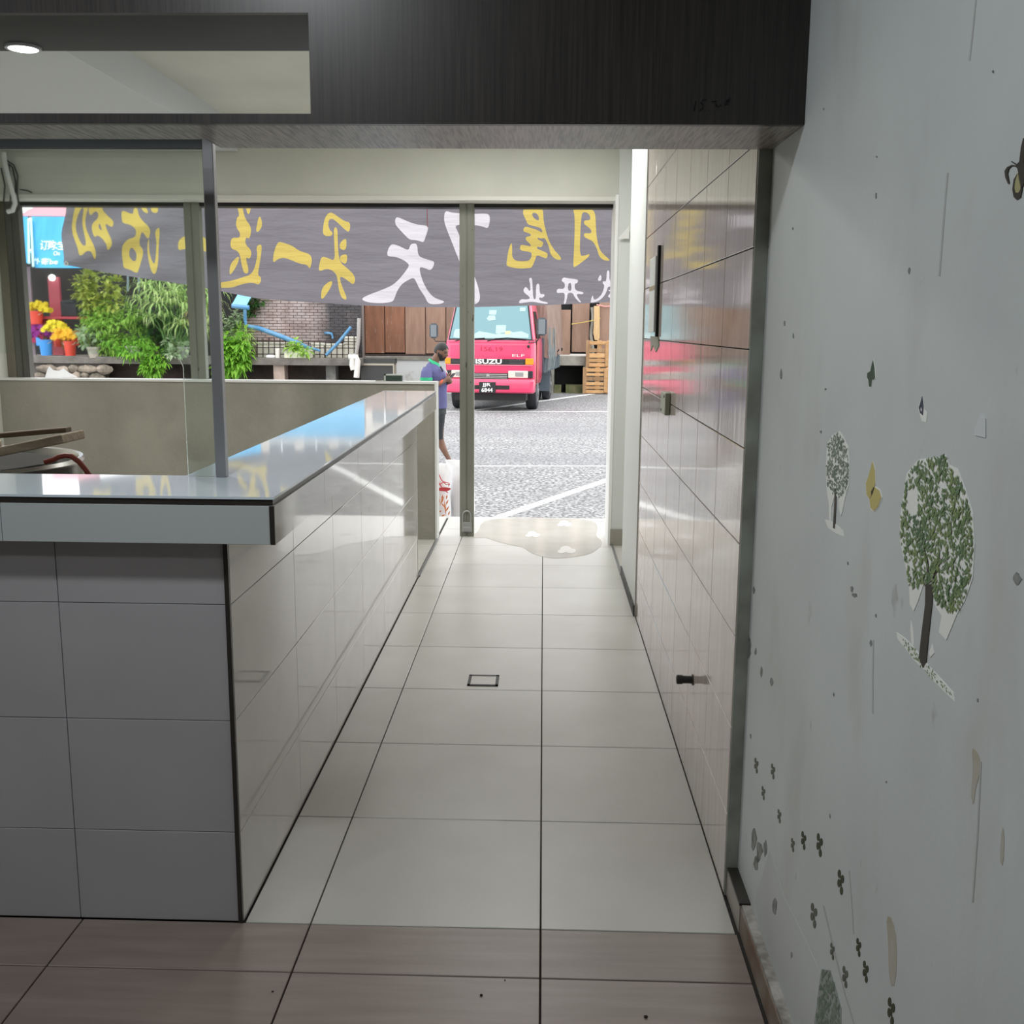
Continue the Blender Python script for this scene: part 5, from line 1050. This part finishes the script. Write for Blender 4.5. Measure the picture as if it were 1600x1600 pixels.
obj('awning_edge', MB().tube([gp(44.5, 342, 27.5), gp(45.5, 412, 26.9)], .028, 6).tube([gp(48.5, 342, 27.5), gp(52, 417, 26.9)], .028, 6).tube([gp(44.5, 392.5, 27.1), gp(51, 392.5, 27.1)], .055, 6), mat('pale_blue_trim', (.52, .80, .86), .5), sh, fix=False)
obj('red_fascia', MB().box(gp(-160, 330, 27.6).x, gp(120, 330, 27.6).x, 27.60, 28.0, gp(0, 337.5, 27.6).z, gp(0, 298, 27.6).z), mat('pink_signboard', (.80, .36, .42), .5), sh)
obj('blown_out_patch', MB().prism(chaikin([(-20, 300), (50, 304), (55, 316), (52, 326), (44, 328), (38, 334), (24, 333), (-20, 332)], 1), lambda u, v, w: gp(u, v, 27.598-w), .01), WHITE, sh)  # overexposed part of the pink fascia painted as a white patch
TXW = mat('pale_sign_lettering', (.80, .93, .92), .5)
z_a, z_b = gp(0, 338, 27.6).z, gp(0, 418, 27.0).z
def sp_(px, py):                        # point on the sloping awning face
    q = gp(px, py, 27.3); f = (z_a-q.z)/(z_a-z_b); return q.x, q.z
def aw(x, z, w): f = (z_a-z)/(z_a-z_b); return Vector((x, 27.6-.6*f-.012-.3*(w+.01), z))
for txt, x0, x1, ya, yb in (('订', 65, 76, 375.5, 391), ('购', 77, 87.5, 375.5, 391), (':', 89.5, 91.5, 380, 389), ('宝', 93, 104, 376, 391), ('On', 88, 97.5, 393, 400), ('外', 59.5, 69, 404, 414), ('寄', 72, 81, 404, 414.5), ('/', 81.5, 83, 404, 414), ('be', 85, 97, 406, 414)):
    q0, q1 = sp_(x0, yb), sp_(x1, ya)
    obj('sign_lettering', fit(text_mb(txt, 1, .01, .012), q0[0], q1[0], q0[1], q1[1], aw), TXW, sh, fix=False)
REDP = mat('red_shelf_paint', (.55, .05, .08), .5); MAUVE = mat('mauve_panel', (.28, .22, .25), .6)
obj('panel', MB().box(gp(32, 500, 28.9).x, gp(52, 500, 28.9).x, 28.9, 28.95, .5, 3.1), MAUVE, sh)
obj('red_post', MB().box(gp(79, 500, 28.8).x, gp(96, 500, 28.8).x, 28.8, 28.9, .5, gp(0, 432, 28.8).z), mat('faded_red_post', (.50, .09, .12), .6), sh)
obj('red_shelf', MB().box(gp(36, 498, 28.3).x, gp(123, 498, 28.3).x, 28.3, 29.0, gp(0, 497.5, 28.3).z, gp(0, 494, 28.3).z), REDP, sh)
obj('red_counter', MB().box(gp(36, 498, 28.5).x, gp(66, 498, 28.5).x, 28.5, 29.0, gp(0, 535, 28.5).z, gp(0, 498.5, 28.5).z), mat('crimson_cloth', (.55, .03, .12), .7), sh)
obj('shelf_things', MB().box(gp(96, 498, 28.8).x, gp(120, 498, 28.8).x, 28.8, 29.0, gp(0, 492, 28.8).z, gp(0, 470, 28.8).z).box(gp(100, 498, 28.8).x, gp(118, 498, 28.8).x, 28.75, 28.8, gp(0, 472, 28.8).z, gp(0, 468, 28.8).z), mat('dark_shelf_goods', (.035, .045, .05), .6), sh, fix=False)
obj('shop_lamp', MB().ball(gp(81.5, 434, 28.6), .085, 12, 8).ball(gp(37, 436, 28.6), .07, 12, 8), mat('lit_shop_bulb', (1, 1, .95), .5, emit=4), sh, fix=False)
obj('window_bars', MB().tube([gp(200, 430, 29.7), gp(200, 455, 29.7)], .03, 5).tube([gp(217, 430, 29.7), gp(217, 455, 29.7)], .03, 5), mat('pale_bar', (.3, .38, .42)), sh, fix=False)
def bucket(px, y0, y1, w, Y, col, matname, label, flowers=None, rim=.82):
    top = gp(px, y0, Y); bt_ = gp(px, y1, Y); r = w*.0173*Y/28/2; h = top.z-bt_.z
    t = thing('bucket', (bt_.x, Y, bt_.z), label, 'bucket', 'flower buckets at the shop front')
    pa = obj('pail', MB().lathe([(r*.76, 0), (r*.98, h*.93), (r*1.06, h*.93), (r*1.06, h), (r*.98, h), (r*.92, h*.9)], (bt_.x, Y, bt_.z), 20), mat(matname, col, .35), t, smooth=True)
    obj('handle', MB().tube([(bt_.x+r*1.05*math.cos(a*.314), Y-r*.75*math.sin(a*.314)-.01, top.z-.02-r*.55*math.sin(a*.314)) for a in range(11)], .008, 5), mat('wire_handle', (.6, .55, .5), .5), pa)
    return t
def blooms(px0, y0, px1, y1, Y, col, matname, label, n):
    a = gp(px0, y1, Y); b = gp(px1, y0, Y); c = (a+b)/2; rnd = random.Random(int(px0*7+y0))
    t = thing('flower_bunch', (c.x, Y, a.z), label, 'flowers', 'bunches of cut flowers at the shop')
    mb = MB()
    for k in range(n):
        x = rnd.uniform(a.x, b.x); e = max(0, 1-((x-c.x)/((b.x-a.x)/2))**2)**.5; z = a.z+(b.z-a.z)*(.25+.75*rnd.random()*e); y = Y+rnd.uniform(-.12, .12); s = rnd.uniform(.055, .085)
        for q in range(7):
            an = q*.9; u = Vector((math.cos(an), -.5+.3*math.sin(q), math.sin(an)))*s; v_ = u.cross(Vector((0, 1, .2))).normalized()*s*.36
            mb.add([(x, y-.02, z), Vector((x, y, z))+u*.6+v_, Vector((x, y, z))+u, Vector((x, y, z))+u*.6-v_], [(0, 1, 2, 3)])
        mb.ball((x, y, z), s*.5, 6, 4)
    obj('petals', mb, mat(matname, col, .7), t, fix=False, kind='stuff')
    mb = MB()
    for k in range(9):
        x = c.x+rnd.uniform(-.8, .8)*(b.x-a.x)*.3; mb.tube([(x, Y, a.z+.1), (c.x+(x-c.x)*.4, Y, a.z-.2)], .008, 4)
    obj('stems', mb, mat('flower_stem_green', (.07, .16, .04), .8), t, fix=False)
RED1 = (.78, .075, .045)
bucket(57.5, 486, 506, 21, 28.15, RED1, 'red_bucket', 'red bucket of yellow flowers up on the red shelf')
bucket(73, 531, 558.8, 20, 27.6, (.06, .30, .75), 'blue_bucket', 'bright blue bucket on the ledge at the left')
bucket(110.5, 533, 558.8, 19, 27.6, RED1, 'red_bucket', 'red bucket on the ledge under the orange-yellow flowers')
bucket(92, 520, 542, 16, 28.0, RED1, 'red_bucket', 'red bucket standing behind the blue and the front red bucket')
bucket(118, 517, 540, 14, 28.0, RED1, 'red_bucket', 'red bucket half hidden behind the plants, right of the others')
t = thing('watering_can', tuple(gp(62, 541, 27.7)), 'blue plastic scoop hanging on the left side of the blue bucket', 'scoop')
obj('scoop', MB().prism([(56, 527), (60, 528), (66, 532), (66, 540), (57, 540)], lambda u, v, w: gp(u, v, 27.62-w), .12), mat('blue_bucket', (.06, .3, .75)), t)
blooms(38, 472, 77, 489, 28.1, (.75, .56, .02), 'yellow_petals', 'yellow flowers filling the red bucket on the shelf', 46)
blooms(70, 502, 104, 520, 27.95, (.82, .66, .03), 'lemon_petals', 'lemon yellow flowers behind the blue bucket', 40)
blooms(83, 514, 117, 534, 27.6, (.85, .45, .02), 'orange_petals', 'orange-yellow flowers above the front red bucket', 44)
blooms(44, 508, 85, 530, 28.2, (.28, .02, .25), 'purple_petals', 'purple flowers under the red shelf', 44)

# ------------------------------------------------------------------ plants on the ledge
def leafm(name, c1, c2): return mat(name, c1, .55, col2=c2, scale=5, lo=.3, hi=.7, translucent=.35)
LF = {'lime': leafm('lime_leaf', (.27, .50, .07), (.44, .64, .15)), 'yellowish': leafm('yellow_green_leaf', (.26, .37, .07), (.58, .58, .14)), 'grey': leafm('grey_green_leaf', (.25, .37, .2), (.52, .60, .4)),
      'dark': leafm('deep_green_leaf', (.03, .10, .03), (.10, .24, .05)), 'palm': leafm('sedge_leaf', (.30, .50, .13), (.66, .74, .34)), 'bright': leafm('bright_leaf', (.14, .36, .03), (.30, .58, .07)), 'tan': leafm('dry_leaf', (.62, .38, .20), (.7, .5, .3))}
STEMM = mat('plant_stem', (.09, .07, .035), .8)
def leaf(mb, p, d, l, w, droop=.3, n=None):
    d = d.normalized(); side = d.cross(Vector((0, 0, 1)));
    if side.length < .1: side = Vector((1, 0, 0))
    side = side.normalized()*w; m_ = p+d*l*.5+Vector((0, 0, -droop*l*.12)); e = p+d*l+Vector((0, 0, -droop*l*.6))
    mb.add([p, m_+side, e, m_-side], [(0, 1, 2, 3)])
def cloud(px0, y0, px1, y1, Y, n, l, w, rnd, clumps=9, dep=.45, droop=.5):
    a = gp(px0, y1, Y); b = gp(px1, y0, Y); mb = MB(); c = (a+b)/2; rx, rz_ = (b.x-a.x)/2, (b.z-a.z)/2
    cs = [Vector((c.x+rx*rnd.uniform(-.72, .72), Y+rnd.uniform(-dep, dep)*.6, c.z+rz_*rnd.uniform(-.72, .75))) for _ in range(clumps)]
    for k in range(n):
        o_ = rnd.choice(cs); v = Vector((rnd.gauss(0, 1), rnd.gauss(0, 1), rnd.gauss(0, 1))).normalized()
        p = o_+Vector((v.x*rx*.36, v.y*dep*.5, v.z*rz_*.36))*rnd.random()**.4
        leaf(mb, p, v+Vector((0, -.3, .15)), l*rnd.uniform(.6, 1.3), w*rnd.uniform(.7, 1.2), droop)
    return mb, cs
def plant(name, label, px0, y0, px1, y1, Y, n, l, w, mt, base_y, seed, pot=None, potmat=None, clumps=9, droop=.5, dep=.45, group=None):
    rnd = random.Random(seed); bx_ = (px0+px1)/2 if pot is None else (pot[0]+pot[1])/2
    b0 = gp(bx_, base_y, Y); t = thing(name, tuple(b0), label, 'plant', group)
    mb, cs = cloud(px0, y0, px1, y1, Y, n, l, w, rnd, clumps, dep, droop)
    obj('foliage', mb, LF[mt], t, fix=False, kind='stuff')
    mb = MB(); root = Vector((b0.x, Y, b0.z+.02))
    for c in cs: mb.tube([root, root.lerp(c, .5)+Vector((rnd.uniform(-.05, .05), 0, .08)), c], [.022, .015, .006], 5)
    obj('stems', mb, STEMM, t, fix=False)
    if pot:
        a = gp(pot[0], pot[3], Y); b = gp(pot[1], pot[2], Y); r = (b.x-a.x)/2; h = b.z-a.z; cx = (a.x+b.x)/2
        obj('pot', MB().lathe([(r*.72, 0), (r*.92, h*.82), (r*1.03, h*.82), (r*1.03, h), (r*.9, h), (r*.85, h*.85)], (cx, Y, a.z), 20), potmat, t, smooth=True)
    return t
BEI = mat('beige_pot', (.42, .38, .32), .8, col2=(.3, .27, .22), scale=6); TERR = mat('orange_terracotta', (.62, .24, .06), .7); WPOT = mat('white_planter', (.62, .60, .52), .7); GPOT = mat('grey_planter', (.32, .33, .30), .8)
plant('leafy_shrub', 'tall loose shrub with yellowish leaves rising to the banner at the left', 112, 420, 200, 482, 27.5, 750, .17, .055, 'yellowish', 556, 1, clumps=16)
plant('feathery_shrub', 'bushy bright green feathery shrub in the middle of the plant ledge', 122, 466, 218, 552, 27.35, 2300, .15, .026, 'lime', 556, 2, clumps=22, droop=.9)
plant('variegated_plant', 'small grey-green variegated plant in a beige pot beside the red buckets', 122, 512, 163, 548, 27.1, 420, .13, .042, 'grey', 558, 3, (137, 157, 542, 559), BEI, clumps=10)
plant('fern', 'low arching fern spilling from a white planter below the feathery shrub', 165, 525, 235, 556, 27.1, 800, .15, .028, 'bright', 558, 5, (198, 220, 541, 559), WPOT, clumps=14, droop=1)
plant('dark_foliage', 'dark green mass of leaves under the umbrella sedge', 205, 480, 300, 560, 27.75, 900, .2, .05, 'dark', 557, 6, clumps=16, dep=.2)
plant('trailing_plant', 'light green trailing plant hanging over the ledge edge', 222, 545, 268, 586, 26.85, 620, .15, .035, 'bright', 556, 7, clumps=12, droop=1, dep=.15)
plant('speckled_plant', 'small speckled plant in a square grey planter behind the shutter post', 262, 530, 298, 560, 27.05, 320, .14, .04, 'grey', 558, 8, (278, 296, 542, 559), GPOT, clumps=8)
plant('climber', 'round-leaved climber on the dark corner right of the aluminium post', 335, 476, 384, 552, 27.6, 420, .17, .075, 'grey', 557, 9, clumps=14, droop=.8, dep=.2)
plant('broadleaf_shrub', 'glossy bright green broad-leaved shrub hanging beside the orange pot', 337, 520, 384, 588, 26.9, 760, .22, .075, 'bright', 557, 10, clumps=18, droop=1, dep=.2)
plant('potted_succulent', 'spiky green plant in an orange terracotta pot beside the aluminium post', 366, 512, 404, 545, 27.15, 240, .26, .018, 'lime', 559, 11, (371, 391, 538, 559), TERR, clumps=6)
plant('wall_creeper', 'little green creeper growing on the brick wall under the banner', 380, 460, 415, 492, 27.9, 170, .16, .05, 'dark', 492, 12, clumps=8, dep=.1)
# umbrella sedge: rosettes of narrow arching blades on stalks
t = thing('umbrella_sedge', tuple(gp(270, 556, 27.2)), 'large umbrella sedge with fountains of narrow leaves around the shutter post', 'plant')
rnd = random.Random(21); mb = MB(); mt_ = MB(); md = MB(); root = gp(272, 556, 27.3)
heads = [(228, 446), (250, 440), (272, 452), (292, 446), (222, 470), (246, 474), (268, 476), (290, 472), (312, 452), (318, 476), (232, 496), (258, 496), (284, 508), (310, 500), (325, 470), (322, 518), (240, 456), (281, 462), (300, 486), (334, 452), (330, 500), (262, 462)]
for k, (x, y) in enumerate(heads):
    h = gp(x, y, 27.1+.35*rnd.random()); mb2 = md if k in (13,) else mb
    for q in range(30):
        an = 2*math.pi*q/30+rnd.random()*.3; L_ = rnd.uniform(.38, .62); el = rnd.uniform(-.1, .75); d = Vector((math.cos(an)*math.cos(el), math.sin(an)*math.cos(el), math.sin(el)))
        s = d.cross(Vector((0, 0, 1))).normalized()*.017; p1 = h+d*L_*.5; p2 = h+d*L_*.85+Vector((0, 0, -.22*L_)); p3 = h+d*L_+Vector((0, 0, -.62*L_))
        mb2.add([h-s*.4, h+s*.4, p1+s, p1-s, p2+s*.8, p2-s*.8, p3], [(0, 1, 2, 3), (3, 2, 4, 5), (5, 4, 6)])
    mt_.tube([root+Vector((rnd.uniform(-.2, .2), 0, 0)), (root+h)/2+Vector((rnd.uniform(-.1, .1), 0, .1)), h], .012, 5)
obj('blades', mb, LF['palm'], t, fix=False, kind='stuff'); obj('dry_blades', md, LF['tan'], t, fix=False, kind='stuff'); obj('stalks', mt_, mat('green_stalk', (.10, .2, .05), .7), t, fix=False)
lp = thing('long_planter', tuple(gp(465, 563, 27.05)), 'long cream planter box with a small green plant before the mesh fence', 'planter')
a = gp(444, 560.2, 27.05); b = gp(484, 546, 27.05)
obj('box', MB().box(a.x, b.x, 27.05, 27.4, a.z, b.z), mat('cream_planter', (.72, .74, .56), .7), lp, bevel=.02)
mb, cs = cloud(450, 530, 484, 552, 27.1, 190, .15, .04, random.Random(31), 9, .12, .7); obj('foliage', mb, LF['lime'], lp, fix=False, kind='stuff')
obj('white_lump', MB().ball(gp(423, 557.5, 27.15), .10, 12, 8, (1.4, .8, .6)), WHITE, smooth=True, label='small white lump on the ledge left of the long cream planter', cat='lump')
obj('white_tub', MB().lathe([(.055, 0), (.065, .26), (.055, .26)], tuple(gp(434, 560, 27.12)), 14), mat('pinkish_white', (.72, .68, .64), .6), smooth=True, label='slim whitish cup standing on the ledge left of the long cream planter', cat='cup')
# blue roof sheet above the brick wall (its left end shows under the banner; the worktop mirrors the rest)
rsht = thing('roof_sheet', tuple(gp(376, 476, 27.2)), 'blue corrugated roof sheet end showing under the banner beside the aluminium post', 'roof sheet')
a = gp(366, 476, 27.0); b = gp(388, 454, 27.0)
mb = MB()
for k in range(12):
    x0 = a.x+(b.x-a.x)*k/12; x1 = a.x+(b.x-a.x)*(k+1)/12; d = .03*(k % 2)
    mb.add([(x0, 26.8+d, a.z), (x1, 26.83-d, a.z), (x1, 27.7, b.z+.1), (x0, 27.7, b.z+.1), (x0, 26.8+d, a.z-.03), (x1, 26.83-d, a.z-.03), (x1, 27.7, b.z+.07), (x0, 27.7, b.z+.07)], [(0, 1, 2, 3), (4, 5, 6, 7), (0, 1, 5, 4), (1, 2, 6, 5), (2, 3, 7, 6), (3, 0, 4, 7)])
obj('sheet', mb, mat('pale_blue_sheet', (.20, .50, .72), .5), rsht, fix=False)
obj('gutter', MB().tube([(a.x, 26.8, a.z-.03), (b.x+.06, 26.8, a.z-.08)], .06, 8), BLUE, rsht)
obj('upper_sheet', MB().box(b.x+.1, gp(566, 440, 28).x, 27.9, 28.0, 2.75, 3.7), mat('blue_signboard', (.05, .43, .74)), rsht)
# flats behind the yard, mirrored in the worktop
flt = thing('apartment_block', (-6, 46, -.3), 'pale apartment block beyond the yard, mirrored in the glossy worktop', 'building')
obj('facade', MB().box(-16, 3, 46, 52, -.3, 13), mat('pale_facade', (.55, .50, .46), .8), flt)
wbm = MB(); wfm = MB()
for r_ in range(5):
    for c_ in range(12):
        x = -15.3+1.55*c_; z = 1.2+2.35*r_; wbm.box(x, x+1.1, 45.95, 46.02, z, z+1.4); wfm.box(x-.06, x+1.16, 45.9, 45.96, z-.12, z-.02).box(x+.52, x+.58, 45.92, 45.96, z, z+1.4)
obj('windows', wbm, mat('dull_window', (.10, .12, .14), .15), flt, fix=False); obj('window_frames', wfm, WHITE, flt, fix=False)
